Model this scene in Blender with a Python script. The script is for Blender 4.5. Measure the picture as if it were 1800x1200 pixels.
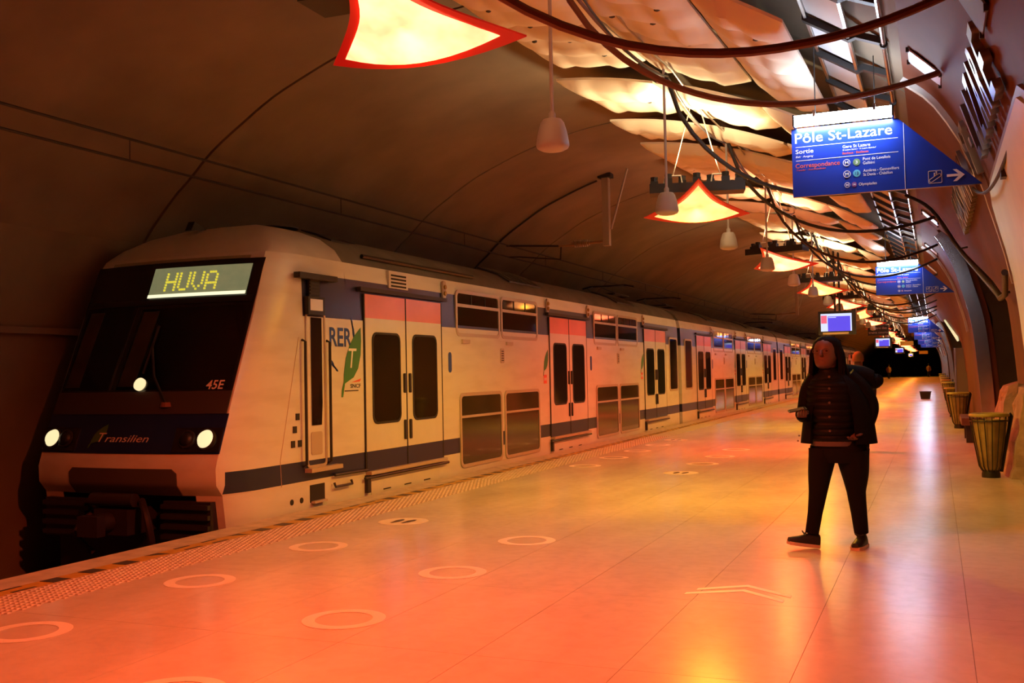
import bpy, bmesh, math, random
from mathutils import Vector, Matrix
random.seed(7)
S = bpy.context.scene
COL = S.collection
PI = math.pi
R = math.radians
for o in list(bpy.data.objects): bpy.data.objects.remove(o)

# ------------------------------------------------------------------ camera, world, exposure
EYE = 1.56
cam_d = bpy.data.cameras.new('camera'); cam = bpy.data.objects.new('camera', cam_d); COL.objects.link(cam)
cam_d.sensor_width = 36.0; cam_d.lens = 36.0; cam_d.clip_end = 500
cam.matrix_world = (Matrix.Translation((0, 0, EYE)) @ Matrix.Rotation(R(22.447), 4, 'Z')
                    @ Matrix.Rotation(R(90 + 1.810), 4, 'X') @ Matrix.Rotation(R(-1.1458), 4, 'Z'))
S.camera = cam
w = bpy.data.worlds.new('world'); S.world = w; w.use_nodes = True
w.node_tree.nodes['Background'].inputs[0].default_value = (0.02, 0.014, 0.01, 1)
w.node_tree.nodes['Background'].inputs[1].default_value = 0.1
vs = S.view_settings
vs.view_transform = 'Standard'; vs.look = 'None'; vs.gamma = 1.0; vs.use_curve_mapping = False
vs.exposure = 0.0
DOWN = 1.0      # lamp downlight strength
UP = .8        # uplight strength

# ------------------------------------------------------------------ materials
MATS = {}
def mat(name, col, rough=.5, metal=0., var=0., scale=3., emit=None, estr=0., bump=0., spec=.5, coat=0.):
    if name in MATS: return MATS[name]
    m = bpy.data.materials.new(name); m.use_nodes = True; MATS[name] = m
    nt = m.node_tree; b = nt.nodes['Principled BSDF']
    b.inputs['Base Color'].default_value = (*col, 1); b.inputs['Roughness'].default_value = rough
    b.inputs['Metallic'].default_value = metal; b.inputs['Specular IOR Level'].default_value = spec
    b.inputs['Coat Weight'].default_value = coat
    if emit: b.inputs['Emission Color'].default_value = (*emit, 1); b.inputs['Emission Strength'].default_value = estr
    if var or bump:
        tc = nt.nodes.new('ShaderNodeTexCoord'); nz = nt.nodes.new('ShaderNodeTexNoise')
        nz.inputs['Scale'].default_value = scale; nz.inputs['Detail'].default_value = 5
        nt.links.new(tc.outputs['Object'], nz.inputs['Vector'])
        if var:
            r = nt.nodes.new('ShaderNodeValToRGB')
            r.color_ramp.elements[0].position = .3; r.color_ramp.elements[1].position = .7
            r.color_ramp.elements[0].color = (*[c * (1 - var) for c in col], 1)
            r.color_ramp.elements[1].color = (*[min(1, c * (1 + var * .6)) for c in col], 1)
            nt.links.new(nz.outputs['Fac'], r.inputs['Fac']); nt.links.new(r.outputs['Color'], b.inputs['Base Color'])
        if bump:
            bp = nt.nodes.new('ShaderNodeBump'); bp.inputs['Strength'].default_value = bump; bp.inputs['Distance'].default_value = .02
            nt.links.new(nz.outputs['Fac'], bp.inputs['Height']); nt.links.new(bp.outputs['Normal'], b.inputs['Normal'])
    return m

def floor_mat():
    m = mat('polished_floor', (.74, .67, .58), .2, spec=.5)
    nt = m.node_tree; b = nt.nodes['Principled BSDF']; N = nt.nodes.new; L = nt.links.new
    tc = N('ShaderNodeTexCoord'); mp = N('ShaderNodeMapping'); mp.inputs['Scale'].default_value = (1.0, .45, 1)
    mp.inputs['Rotation'].default_value = (0, 0, .5)
    n1 = N('ShaderNodeTexNoise'); n1.inputs['Scale'].default_value = 1.6; n1.inputs['Detail'].default_value = 8; n1.inputs['Distortion'].default_value = .3
    geo = N('ShaderNodeNewGeometry')
    L(geo.outputs['Position'], mp.inputs['Vector']); L(mp.outputs['Vector'], n1.inputs['Vector'])
    r = N('ShaderNodeValToRGB'); e = r.color_ramp.elements
    e[0].position = .3; e[0].color = (.66, .60, .52, 1); e[1].position = .7; e[1].color = (.78, .71, .62, 1)
    L(n1.outputs['Fac'], r.inputs['Fac'])
    n2 = N('ShaderNodeTexNoise'); n2.inputs['Scale'].default_value = 9; n2.inputs['Detail'].default_value = 6; n2.inputs['Distortion'].default_value = .6
    L(geo.outputs['Position'], n2.inputs['Vector'])
    r2 = N('ShaderNodeValToRGB'); f = r2.color_ramp.elements
    f[0].position = .15; f[0].color = (.80, .77, .74, 1); f[1].position = .60; f[1].color = (1, 1, 1, 1)
    L(n2.outputs['Fac'], r2.inputs['Fac'])
    mx = N('ShaderNodeMix'); mx.data_type = 'RGBA'; mx.blend_type = 'MULTIPLY'; mx.inputs['Factor'].default_value = .55
    L(r.outputs['Color'], mx.inputs['A']); L(r2.outputs['Color'], mx.inputs['B']); L(mx.outputs['Result'], b.inputs['Base Color'])
    mr = N('ShaderNodeMapRange'); mr.inputs['To Min'].default_value = .19; mr.inputs['To Max'].default_value = .262
    L(n1.outputs['Fac'], mr.inputs['Value']); L(mr.outputs['Result'], b.inputs['Roughness'])
    return m

def car_mat(name, y_start, y_low=-99):
    """white coach paint with the two navy bands; y_start is where the upper band begins along the car"""
    m = mat(name, (.72, .69, .64), .3, spec=.5)
    nt = m.node_tree; b = nt.nodes['Principled BSDF']; N = nt.nodes.new; L = nt.links.new
    tc = N('ShaderNodeTexCoord'); sp = N('ShaderNodeSeparateXYZ'); L(tc.outputs['Object'], sp.inputs[0])
    def band(axis, lo, hi):
        a = N('ShaderNodeMath'); a.operation = 'GREATER_THAN'; a.inputs[1].default_value = lo; L(sp.outputs[axis], a.inputs[0])
        c = N('ShaderNodeMath'); c.operation = 'LESS_THAN'; c.inputs[1].default_value = hi; L(sp.outputs[axis], c.inputs[0])
        d = N('ShaderNodeMath'); d.operation = 'MULTIPLY'; L(a.outputs[0], d.inputs[0]); L(c.outputs[0], d.inputs[1]); return d
    up = band('Z', 2.31, 2.84); fr = band('Y', y_start, 999); u2 = N('ShaderNodeMath'); u2.operation = 'MULTIPLY'
    L(up.outputs[0], u2.inputs[0]); L(fr.outputs[0], u2.inputs[1])
    lo0 = band('Z', .32, .56); lo1 = band('Y', y_low, 999); lo = N('ShaderNodeMath'); lo.operation = 'MULTIPLY'; L(lo0.outputs[0], lo.inputs[0]); L(lo1.outputs[0], lo.inputs[1]); sm = N('ShaderNodeMath'); sm.operation = 'ADD'; sm.use_clamp = True
    L(u2.outputs[0], sm.inputs[0]); L(lo.outputs[0], sm.inputs[1])
    nz = N('ShaderNodeTexNoise'); nz.inputs['Scale'].default_value = 2.2; nz.inputs['Detail'].default_value = 7
    mp = N('ShaderNodeMapping'); mp.inputs['Scale'].default_value = (1, .5, 2.5); L(tc.outputs['Object'], mp.inputs[0]); L(mp.outputs[0], nz.inputs['Vector'])
    r = N('ShaderNodeValToRGB'); r.color_ramp.elements[0].position = .3; r.color_ramp.elements[0].color = (.66, .62, .56, 1)
    r.color_ramp.elements[1].position = .55; r.color_ramp.elements[1].color = (.74, .71, .66, 1); L(nz.outputs['Fac'], r.inputs['Fac'])
    mx = N('ShaderNodeMix'); mx.data_type = 'RGBA'; L(sm.outputs[0], mx.inputs['Factor']); L(r.outputs['Color'], mx.inputs['A'])
    mx.inputs['B'].default_value = (.020, .024, .075, 1); L(mx.outputs['Result'], b.inputs['Base Color'])
    return m

M_FLOOR = floor_mat()
M_FLOORX = mat('floor_joint', (.36, .29, .23), .7)
M_NOSE = mat('platform_nosing', (.62, .52, .43), .55, var=.25, scale=6)
M_TACT = mat('tactile_strip', (.66, .57, .48), .5, var=.2, scale=14)
M_DARKMARK = mat('edge_mark_dark', (.07, .055, .05), .5, var=.4, scale=30)
M_YELMARK = mat('edge_mark_yellow', (.62, .36, .05), .5, var=.25, scale=20)
M_RING = mat('floor_ring_white', (.92, .88, .80), .4)
M_VAULT = mat('vault_plaster', (.21, .16, .108), .85, var=.22, scale=.9, bump=.15)
M_BACK = mat('vault_joint', (.07, .055, .04), .9)
M_WALL = mat('terracotta_wall', (.15, .045, .024), .7, spec=.2, var=.18, scale=1.4, bump=.1)
M_WALLL = mat('track_wall', (.22, .17, .13), .9, var=.3, scale=.8)
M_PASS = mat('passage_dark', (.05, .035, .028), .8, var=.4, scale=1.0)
M_BED = mat('track_bed', (.035, .03, .027), .95, var=.5, scale=8, bump=.5)
M_RAIL = mat('rail_steel', (.25, .2, .17), .35, 1)
M_STEEL = mat('brushed_steel', (.62, .6, .58), .22, 1., var=.1, scale=12)
M_STEELD = mat('dull_steel', (.45, .43, .41), .28, 1.)
M_TRAY = mat('tray_sheet', (.82, .83, .85), .3, .1)
M_TRIM = mat('pale_rib', (.66, .62, .56), .45)
M_BLACK = mat('black_plastic', (.012, .011, .011), .45)
M_DARK = mat('dark_metal', (.045, .04, .038), .5, .4)
M_CABLE = mat('brown_cable', (.16, .07, .05), .55)
M_CABLEB = mat('black_cable', (.03, .026, .024), .5)
M_WIRE = mat('catenary_wire', (.03, .022, .018), .6)
M_POST = mat('grey_post', (.42, .36, .3), .5, .3)
M_QUILT = mat('cream_quilt', (.80, .68, .52), .8, var=.08, scale=2)
M_BTN = mat('tuft_button', (.05, .035, .025), .6)
M_PEND = mat('pendant_grey', (.45, .43, .42), .5)
M_RED = mat('red_glass', (.45, .025, .012), .15, emit=(1, .02, .01), estr=.22)
M_SIGN = mat('sign_blue', (.015, .045, .36), .25)
M_WHITE = mat('print_white', (.86, .86, .86), .5)
M_PRED = mat('print_red', (.75, .12, .06), .5)
M_GRN = mat('leaf_green', (.05, .22, .03), .4)
M_LBLUE = mat('logo_blue', (.02, .07, .35), .4)
M_TUBE = mat('tube_light', (1, 1, 1), .5, emit=(.70, .84, 1), estr=58)
M_PINK = mat('door_pink', (.78, .24, .15), .32, var=.08, scale=2)
M_GLASS = mat('coach_glass', (.012, .013, .010), .05, spec=.8)
M_GLASSB = mat('coach_glass_warm', (.05, .04, .022), .07, spec=.7)
M_RUBBER = mat('door_rubber', (.02, .018, .016), .7)
M_ROOF = mat('coach_roof', (.17, .145, .115), .65, var=.25, scale=2)
M_FRAME = mat('window_frame', (.55, .45, .36), .4, .2)
M_DOORW = mat('door_white', (.72, .69, .64), .3, var=.06, scale=2)
M_NAVY = mat('coach_navy', (.020, .024, .075), .35)
M_MASK = mat('cab_mask', (.012, .010, .010), .16)
M_CABG = mat('cab_glass', (.010, .010, .011), .05, spec=.6)
g_ = bpy.data.materials.new('cab_screen'); g_.use_nodes = True; nt_ = g_.node_tree; MATS['cab_screen'] = g_
_t = nt_.nodes.new('ShaderNodeBsdfTransparent'); _t.inputs[0].default_value = (.85, .82, .78, 1)
_g = nt_.nodes.new('ShaderNodeBsdfGlossy'); _g.inputs['Roughness'].default_value = .04
_f = nt_.nodes.new('ShaderNodeFresnel'); _f.inputs['IOR'].default_value = 1.45
_m = nt_.nodes.new('ShaderNodeMixShader'); nt_.links.new(_f.outputs[0], _m.inputs[0]); nt_.links.new(_t.outputs[0], _m.inputs[1]); nt_.links.new(_g.outputs[0], _m.inputs[2])
nt_.links.new(_m.outputs[0], nt_.nodes['Material Output'].inputs['Surface']); M_SCREEN = g_
M_BPAN = mat('cab_blue', (.008, .016, .11), .3)
M_HEADL = mat('headlight_glow', (.9, .9, .8), .3, emit=(1, .84, .45), estr=1.0)
M_LED = mat('led_amber', (.7, .6, .05), .5, emit=(.95, .85, .06), estr=.75)

# ------------------------------------------------------------------ mesh helpers
class MB:
    def __init__(s): s.v = []; s.f = []; s.m = []
    def add(s, vs_, fs, mi=0):
        n = len(s.v); s.v += [tuple(p) for p in vs_]; s.f += [tuple(i + n for i in f) for f in fs]; s.m += [mi] * len(fs); return s
    def box(s, lo, hi, mi=0):
        x0, y0, z0 = lo; x1, y1, z1 = hi
        return s.add([(x0,y0,z0),(x1,y0,z0),(x1,y1,z0),(x0,y1,z0),(x0,y0,z1),(x1,y0,z1),(x1,y1,z1),(x0,y1,z1)],
                     [(0,3,2,1),(4,5,6,7),(0,1,5,4),(1,2,6,5),(2,3,7,6),(3,0,4,7)], mi)
    def prism(s, poly, d, mi=0):
        """poly: 3-D points of a planar outline, d: extrusion vector"""
        n = len(poly); d = Vector(d); a = [Vector(p) for p in poly]
        return s.add(a + [p + d for p in a], [tuple(range(n))[::-1], tuple(range(n, 2*n))] + [(i, (i+1) % n, n+(i+1) % n, n+i) for i in range(n)], mi)
    def ring(s, outer, inner, d, mi=0):
        n = len(outer); d = Vector(d); o = [Vector(p) for p in outer]; i_ = [Vector(p) for p in inner]
        V = o + i_ + [p + d for p in o] + [p + d for p in i_]; F = []
        for k in range(n):
            j = (k+1) % n
            F += [(k, j, n+j, n+k), (2*n+k, 3*n+k, 3*n+j, 2*n+j), (k, 2*n+k, 2*n+j, j), (n+k, n+j, 3*n+j, 3*n+k)]
        return s.add(V, F, mi)
    def tube(s, pts, r, n=8, mi=0, cap=True):
        P = [Vector(p) for p in pts]; rs = r if isinstance(r, (list, tuple)) else [r] * len(P)
        V = []; F = []; up = None
        for i, p in enumerate(P):
            t = (P[min(i+1, len(P)-1)] - P[max(i-1, 0)]).normalized()
            if up is None: up = Vector((0, 0, 1)) if abs(t.z) < .9 else Vector((1, 0, 0))
            a = t.cross(up).normalized(); b = a.cross(t).normalized(); up = b
            rr = rs[i]; ra, rb = rr if isinstance(rr, (tuple, list)) else (rr, rr)
            V += [p + a * (ra*math.cos(2*PI*k/n)) + b * (rb*math.sin(2*PI*k/n)) for k in range(n)]
        for i in range(len(P)-1):
            for k in range(n): F.append((i*n+k, i*n+(k+1) % n, (i+1)*n+(k+1) % n, (i+1)*n+k))
        if cap: F += [tuple(range(n))[::-1], tuple(range((len(P)-1)*n, len(P)*n))]
        return s.add(V, F, mi)
    def lathe(s, prof, n=20, c=(0, 0, 0), mi=0, cap=True):
        V = [(c[0]+r*math.cos(2*PI*k/n), c[1]+r*math.sin(2*PI*k/n), c[2]+z) for r, z in prof for k in range(n)]
        F = [(i*n+k, i*n+(k+1) % n, (i+1)*n+(k+1) % n, (i+1)*n+k) for i in range(len(prof)-1) for k in range(n)]
        if cap: F += [tuple(range(n))[::-1], tuple(range((len(prof)-1)*n, len(prof)*n))]
        return s.add(V, F, mi)
    def loft(s, rings, mi=0, cap=True):
        n = len(rings[0]); V = [p for r in rings for p in r]
        F = [(i*n+k, i*n+(k+1) % n, (i+1)*n+(k+1) % n, (i+1)*n+k) for i in range(len(rings)-1) for k in range(n)]
        if cap: F += [tuple(range(n))[::-1], tuple(range((len(rings)-1)*n, len(rings)*n))]
        return s.add(V, F, mi)
    def grid(s, rows, mi=0):
        n = len(rows[0]); V = [p for r in rows for p in r]
        return s.add(V, [(i*n+k, i*n+k+1, (i+1)*n+k+1, (i+1)*n+k) for i in range(len(rows)-1) for k in range(n-1)], mi)
    def mesh(s, name, mats, smooth=False, fix=True):
        me = bpy.data.meshes.new(name); me.from_pydata(s.v, [], s.f)
        for m in (mats if isinstance(mats, list) else [mats]): me.materials.append(m)
        for p, mi in zip(me.polygons, s.m): p.material_index = mi
        if fix:
            b = bmesh.new(); b.from_mesh(me); bmesh.ops.recalc_face_normals(b, faces=b.faces); b.to_mesh(me); b.free()
        if smooth:
            for p in me.polygons: p.use_smooth = True
            try: me.set_sharp_from_angle(angle=R(40))
            except Exception: pass
        me.update(); return me
    def build(s, name, mats, parent=None, smooth=False, loc=(0, 0, 0), fix=True):
        return link(name, s.mesh(name, mats, smooth, fix), parent, loc)
def link(name, me, parent=None, loc=(0, 0, 0), rot=None):
    o = bpy.data.objects.new(name, me); COL.objects.link(o); o.location = loc
    if rot: o.rotation_euler = rot
    if parent: o.parent = parent
    return o
def thing(name, label, cat, loc=(0, 0, 0), rz=0, group=None):
    o = bpy.data.objects.new(name, None); COL.objects.link(o); o.location = loc; o.rotation_euler = (0, 0, rz)
    o.empty_display_size = .1; return tag(o, label, cat, group)
def tag(o, label, cat, group=None):
    o['label'] = label; o['category'] = cat
    if group: o['group'] = group
    return o
def struct(o, label=None):
    o['kind'] = 'structure'
    if label: o['label'] = label; 
    return o
def dup(o, parent=None, loc=None):
    c = o.copy(); COL.objects.link(c); c.parent = parent
    if loc is not None: c.location = loc
    for ch in list(o.children): dup(ch, c)
    return c
def axes(o, org, xa, ya):
    xa = Vector(xa).normalized(); ya = Vector(ya).normalized(); za = xa.cross(ya).normalized(); ya = za.cross(xa)
    o.matrix_local = Matrix(((xa.x, ya.x, za.x, org[0]), (xa.y, ya.y, za.y, org[1]), (xa.z, ya.z, za.z, org[2]), (0, 0, 0, 1)))
def smooth_path(pts, n=6):
    P = [Vector(p) for p in pts]; out = []
    for i in range(len(P)-1):
        p0, p1, p2, p3 = P[max(i-1, 0)], P[i], P[i+1], P[min(i+2, len(P)-1)]
        for k in range(n):
            t = k/n; out.append(.5*((2*p1)+(p2-p0)*t+(2*p0-5*p1+4*p2-p3)*t*t+(-p0+3*p1-3*p2+p3)*t**3))
    out.append(P[-1]); return out
def rrect(cx, cy, hw, hh, r, n=4):
    out = []
    for sx, sy, a0 in ((1, 1, 0), (-1, 1, 90), (-1, -1, 180), (1, -1, 270)):
        for k in range(n+1):
            a = R(a0 + 90*k/n); out.append((cx+sx*(hw-r)+r*math.cos(a), cy+sy*(hh-r)+r*math.sin(a)))
    return out
ORD = ['nearest', 'second', 'third', 'fourth', 'fifth', 'sixth', 'seventh', 'eighth', 'ninth', 'tenth', 'eleventh', 'twelfth', 'thirteenth', 'fourteenth', 'fifteenth', 'sixteenth', 'seventeenth', 'eighteenth', 'nineteenth', 'twentieth', 'twenty-first', 'twenty-second', 'twenty-third', 'twenty-fourth', 'twenty-fifth']

# ------------------------------------------------------------------ lettering (flat print as thin meshes)
_T = {}
def text_mesh(body, width, height, bold=0., shear=0., depth=.0012):
    """lettering scaled to a box of the given width and cap height, lower left at the origin"""
    key = (body, round(width, 4), round(height, 4), bold, shear, depth)
    if key in _T: return _T[key]
    cu = bpy.data.curves.new('lettering', 'FONT'); cu.body = body; cu.size = 1; cu.extrude = .001; cu.offset = bold; cu.shear = shear; cu.resolution_u = 3
    o = bpy.data.objects.new('lettering', cu); COL.objects.link(o)
    dg = bpy.context.evaluated_depsgraph_get(); dg.update()
    me = bpy.data.meshes.new_from_object(o.evaluated_get(dg)); me.name = 'lettering'
    bpy.data.objects.remove(o); bpy.data.curves.remove(cu)
    xs = [v.co.x for v in me.vertices]; x0, x1 = min(xs), max(xs)
    for v in me.vertices:
        v.co.x = (v.co.x - x0) / (x1 - x0) * width; v.co.y = v.co.y / .70 * height; v.co.z = (0 if v.co.z < 0 else depth)
    _T[key] = me; return me
def lettering(body, width, height, m, parent, org, xa, ya, bold=0., shear=0., depth=.0012, name='lettering'):
    me = text_mesh(body, width, height, bold, shear, depth).copy(); me.materials.clear(); me.materials.append(m)
    o = link(name, me, parent); axes(o, org, xa, ya); return o

# ------------------------------------------------------------------ tunnel section (x across, z up), y runs down the platform
PROF = [(-10.5,-1.15),(-10.5,.6),(-10.4,1.8),(-10.15,2.7),(-9.8,3.4),(-9.3,3.96),(-9.05,4.17),(-8.64,4.54),(-8.15,4.86),(-7.69,5.13),(-7.23,5.33),(-6.76,5.51),(-6.29,5.65),(-5.5,5.82),(-4.6,5.9),(-3.7,5.82),(-2.91,5.65),(-2.44,5.51),(-1.97,5.33),(-1.51,5.13),(-1.05,4.86),(-.56,4.54),(-.2,4.27),(.095,4.0),(.398,3.45),(.542,2.98),(.706,2.30),(.79,1.39),(.82,.81),(.84,0)]
Y0, Y1 = -7.6, 190.
def off_prof(pts, d):
    """offset to the outside (away from the room) by d"""
    out = []
    for i, p in enumerate(pts):
        a = pts[max(i-1, 0)]; b = pts[min(i+1, len(pts)-1)]; L = math.hypot(b[0]-a[0], b[1]-a[1])
        nx, nz = -(b[1]-a[1])/L, (b[0]-a[0])/L; out.append((p[0]+nx*d, p[1]+nz*d))
    return out
sm = [(p.x, p.y) for p in smooth_path([(x, z, 0) for x, z in PROF], 3)]
i_l = min(range(len(sm)), key=lambda i: abs(sm[i][0]+9.8)+abs(sm[i][1]-3.4))
i_r = min(range(len(sm)), key=lambda i: abs(sm[i][0]+.2)+abs(sm[i][1]-4.27))
LEFTP, VAULT, RIGHTP = sm[:i_l+1], sm[i_l:i_r+1], sm[i_r:]
def vault_z(x):
    for (a, b), (c, d) in zip(VAULT, VAULT[1:]):
        if a <= x <= c: return b+(d-b)*(x-a)/(c-a)
    return 4.3
def wall_x(z):
    for (a, b), (c, d) in zip(RIGHTP, RIGHTP[1:]):
        if d <= z <= b: return a+(c-a)*(b-z)/(b-d)
    return .84
def shell(pts, y0, y1, t):
    o = off_prof(pts, t); sec = list(pts) + o[::-1]
    return MB().prism([(x, y0, z) for x, z in sec], (0, y1-y0, 0))
ceil = struct(shell(off_prof(VAULT, .1), Y0, Y1, .1).build('ceiling', M_BACK), 'plastered tunnel vault arching over track and platform')
seg = shell(VAULT, .025, 6.125, .1).mesh('vault_segment', M_VAULT, smooth=True)
y = 10.8 - 3*6.15
while y < Y1-6: link('vault_segment', seg, ceil, (0, y, 0)); y += 6.15
wl = struct(shell(LEFTP, Y0, Y1, .2).build('wall_left', M_VAULT, smooth=True), 'dark tunnel wall behind the train')
MB().box((-10.6, Y0, 2.17), (-10.2, Y1, 2.25)).build('ledge', M_WALLL, wl)
MB().box((-10.6, 6.2, .2), (-10.3, 7.6, 2.1)).build('wall_niche_panel', M_BLACK, wl)

# right wall with slanted openings
OPEN = [[(12, 2.22), (13.4, 2.55), (16.7, 3.2), (19.5, 3.95), (20, 4.0)], [(33, 2.2), (42, 3.1), (55, 3.75), (62, 4.0)], [(70, 2.2), (80, 3.3), (88, 4.0)], [(97, 2.2), (107, 3.3), (115, 4.0)], [(126, 2.2), (136, 3.3), (144, 4.0)]]
def cut_right(zmin):
    out = []
    for (a, b), (c, d) in zip(RIGHTP, RIGHTP[1:]):
        out.append((a, b))
        if d < zmin <= b: out.append((a+(c-a)*(b-zmin)/(b-d), zmin)); return out
    out.append(RIGHTP[-1]); return out
def resamp(pts, n):
    pts = [p for i, p in enumerate(pts) if i == 0 or math.hypot(p[0]-pts[i-1][0], p[1]-pts[i-1][1]) > 1e-5]
    L = [0]
    for a, b in zip(pts, pts[1:]): L.append(L[-1]+math.hypot(b[0]-a[0], b[1]-a[1]))
    out = []
    for k in range(n):
        t = L[-1]*k/(n-1); i = max(j for j in range(len(L)) if L[j] <= t+1e-9); i = min(i, len(pts)-2)
        s_ = (t-L[i])/(L[i+1]-L[i]); out.append((pts[i][0]+(pts[i+1][0]-pts[i][0])*s_, pts[i][1]+(pts[i+1][1]-pts[i][1])*s_))
    return out
mb = MB(); mh = []
def wall_run(cols):
    n = 26; inner = []; outer = []
    for yy, zm in cols:
        p = resamp(cut_right(zm), n); o = off_prof(p, .22); inner.append([(x, yy, z) for x, z in p]); outer.append([(x, yy, z) for x, z in o])
    mb.grid(inner); mb.grid(outer)
    mb.grid([[r[-1] for r in inner], [r[-1] for r in outer]]); mb.grid([inner[0], outer[0]]); mb.grid([inner[-1], outer[-1]])
last = Y0
for op in OPEN:
    wall_run([(last, 0), (op[0][0]-1.8, 0)]); wall_run([(op[0][0]-1.8, 1.36), (op[0][0], 1.36)])
    cols = []
    for (a, b), (c, d) in zip(op, op[1:]):
        for k in range(4): cols.append((a+(c-a)*k/4, b+(d-b)*k/4))
    cols.append(op[-1]); wall_run(cols); last = op[-1][0]
wall_run([(last, 0), (Y1, 0)])
wr = struct(mb.build('wall_right', M_WALL, smooth=True), 'leaning terracotta wall along the platform with slanted openings')
for k, op in enumerate(OPEN):
    a, b = op[0][0]-1.82, op[-1][0]+.02
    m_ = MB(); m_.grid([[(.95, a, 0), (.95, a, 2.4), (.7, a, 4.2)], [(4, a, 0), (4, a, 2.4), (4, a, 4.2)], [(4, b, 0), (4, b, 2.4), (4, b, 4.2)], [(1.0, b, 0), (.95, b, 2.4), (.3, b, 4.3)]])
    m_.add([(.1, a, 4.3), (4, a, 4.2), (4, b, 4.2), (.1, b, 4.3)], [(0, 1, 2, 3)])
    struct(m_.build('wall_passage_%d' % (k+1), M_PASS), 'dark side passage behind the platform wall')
    # polished jamb at the far end of the opening
    lo = resamp(cut_right(.0), 30); i_ = off_prof(lo, -.10); o_ = off_prof(lo, .12)
    i_ = [p for p in i_ if p[1] < 3.95]; o_ = o_[-len(i_):]
    jm = MB(); jm.loft([[(x, b-.09, z), (x2, b-.09, z2), (x2, b-.03, z2), (x, b-.03, z)] for (x, z), (x2, z2) in zip(i_, o_)])
    struct(jm.build('trim_%d' % (k+1), M_STEEL, smooth=True), 'polished curved metal jamb framing a wall opening')
mb = MB(); mb.prism([(-10.6, Y1, -1.2), (4.1, Y1, -1.2), (4.1, Y1, 6.3), (-10.6, Y1, 6.3)], (0, .2, 0))
wf = struct(mb.build('wall_far', mat('far_wall', (.2, .13, .09), .8, var=.3, scale=.5)), 'dark end wall far down the platform')

# ------------------------------------------------------------------ platform floor, edge strips, track bed
EDGE = -6.95
fl = MB(); fl.box((EDGE, Y0, -1.15), (4.0, Y1, -.008))
floor = struct(fl.build('floor', M_FLOORX), 'polished stone platform floor reflecting orange light')
JX = [.14 - .86*k for k in range(8)] ; JX = sorted(JX); JX[0] = -5.88
NS0, NS1, SL = 8.66 - 1.72*3, 8.66 + 1.72*14, 1.72
for far_name, a, b in (('floor_near_field', Y0, NS0-.004), ('floor_far_field', NS1+.004, Y1)):
    MB().box((-5.88, a, -.01), (4.0, b, 0)).build(far_name, M_FLOOR, floor)
cols = [(-5.88, JX[1])] + list(zip(JX[1:], JX[2:])) + [(.14, 1.0)]
slabm = {}
for (a, b) in cols:
    wdt = round(b-a, 3)
    if wdt not in slabm:
        slabm[wdt] = MB().box((.0015, .0015, -.01), (wdt-.0015, SL-.0015, 0)).mesh('floor_slab', M_FLOOR)
    yy = NS0
    while yy < NS1-.1: link('floor_slab', slabm[wdt], floor, (a, yy, 0)); yy += SL
MB().box((1.003, NS0, -.01), (4.0, NS1, 0)).build('floor_passage_field', M_FLOOR, floor)
MB().box((EDGE, Y0, -.01), (-6.595, Y1, .0)).build('platform_nosing', M_NOSE, floor)
MB().box((-6.59, Y0, -.01), (-6.405, Y1, .0)).build('marking_band', M_YELMARK, floor)
tact = MB().box((-6.40, Y0, -.01), (-5.884, Y1, .001)).build('tactile_strip', M_TACT, floor)
st = MB()
yy = 4.6; row = 0
while yy < 24:
    for k in range(10):
        cx = -6.375 + .052*k + (.026 if row % 2 else 0); h = .018
        st.add([(cx-h, yy-h, .001), (cx+h, yy-h, .001), (cx+h, yy+h, .001), (cx-h, yy+h, .001), (cx-.01, yy-.01, .009), (cx+.01, yy-.01, .009), (cx+.01, yy+.01, .009), (cx-.01, yy+.01, .009)],
               [(4,5,6,7), (0,1,5,4), (1,2,6,5), (2,3,7,6), (3,0,4,7)])
    yy += .062 if yy < 14 else .09; row += 1
so = st.build('tactile_stud', M_TACT, tact, fix=False); so['kind'] = 'stuff'
full = MB().box((0, 0, 0), (.15, .17, .0022)).mesh('edge_mark', M_DARKMARK)
half = MB().add([(0,0,.001),(.15,.17,.001),(0,.17,.001),(0,0,.0022),(.15,.17,.0022),(0,.17,.0022)], [(0,1,2),(3,4,5),(0,1,4,3),(1,2,5,4),(2,0,3,5)]).mesh('edge_mark', M_DARKMARK)
thin = MB().box((.12, 0, 0), (.155, .22, .0022)).mesh('edge_mark', M_DARKMARK)
thin2 = MB().box((0, 0, 0), (.03, .2, .0022)).mesh('edge_mark', M_DARKMARK)
pat = ['w', 'f', 'f', 'f', 'h', 't', 't', 'h', 'f', 'f', 'f', 'h', 't', 't']
yy = 5.3; k = 0
while yy < 42:
    p = pat[(k-1) % len(pat)]
    if p in 'f': link('edge_mark', full, floor, (-6.575, yy, 0))
    elif p == 'h': link('edge_mark', half, floor, (-6.575, yy, 0))
    else: link('edge_mark', thin, floor, (-6.575, yy, 0)); link('edge_mark', thin2, floor, (-6.585, yy, 0))
    yy += .385; k += 1
bed = struct(MB().box((-10.6, Y0, -1.3), (EDGE, Y1, -1.15)).build('floor_track_bed', M_BED), 'dark track bed between platform and tunnel wall')
for sx in (-.72, .72):
    rl = MB(); X = -8.44+sx; rl.box((X-.07, Y0, -1.15), (X+.07, Y1, -1.13)); rl.box((X-.01, Y0, -1.13), (X+.01, Y1, -1.02)); rl.box((X-.035, Y0, -1.02), (X+.035, Y1, -.98))
    tag(rl.build('track_rail', M_RAIL), 'steel running rail ' + ('on the wall side of the track' if sx < 0 else 'beside the platform edge'), 'rail')

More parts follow.
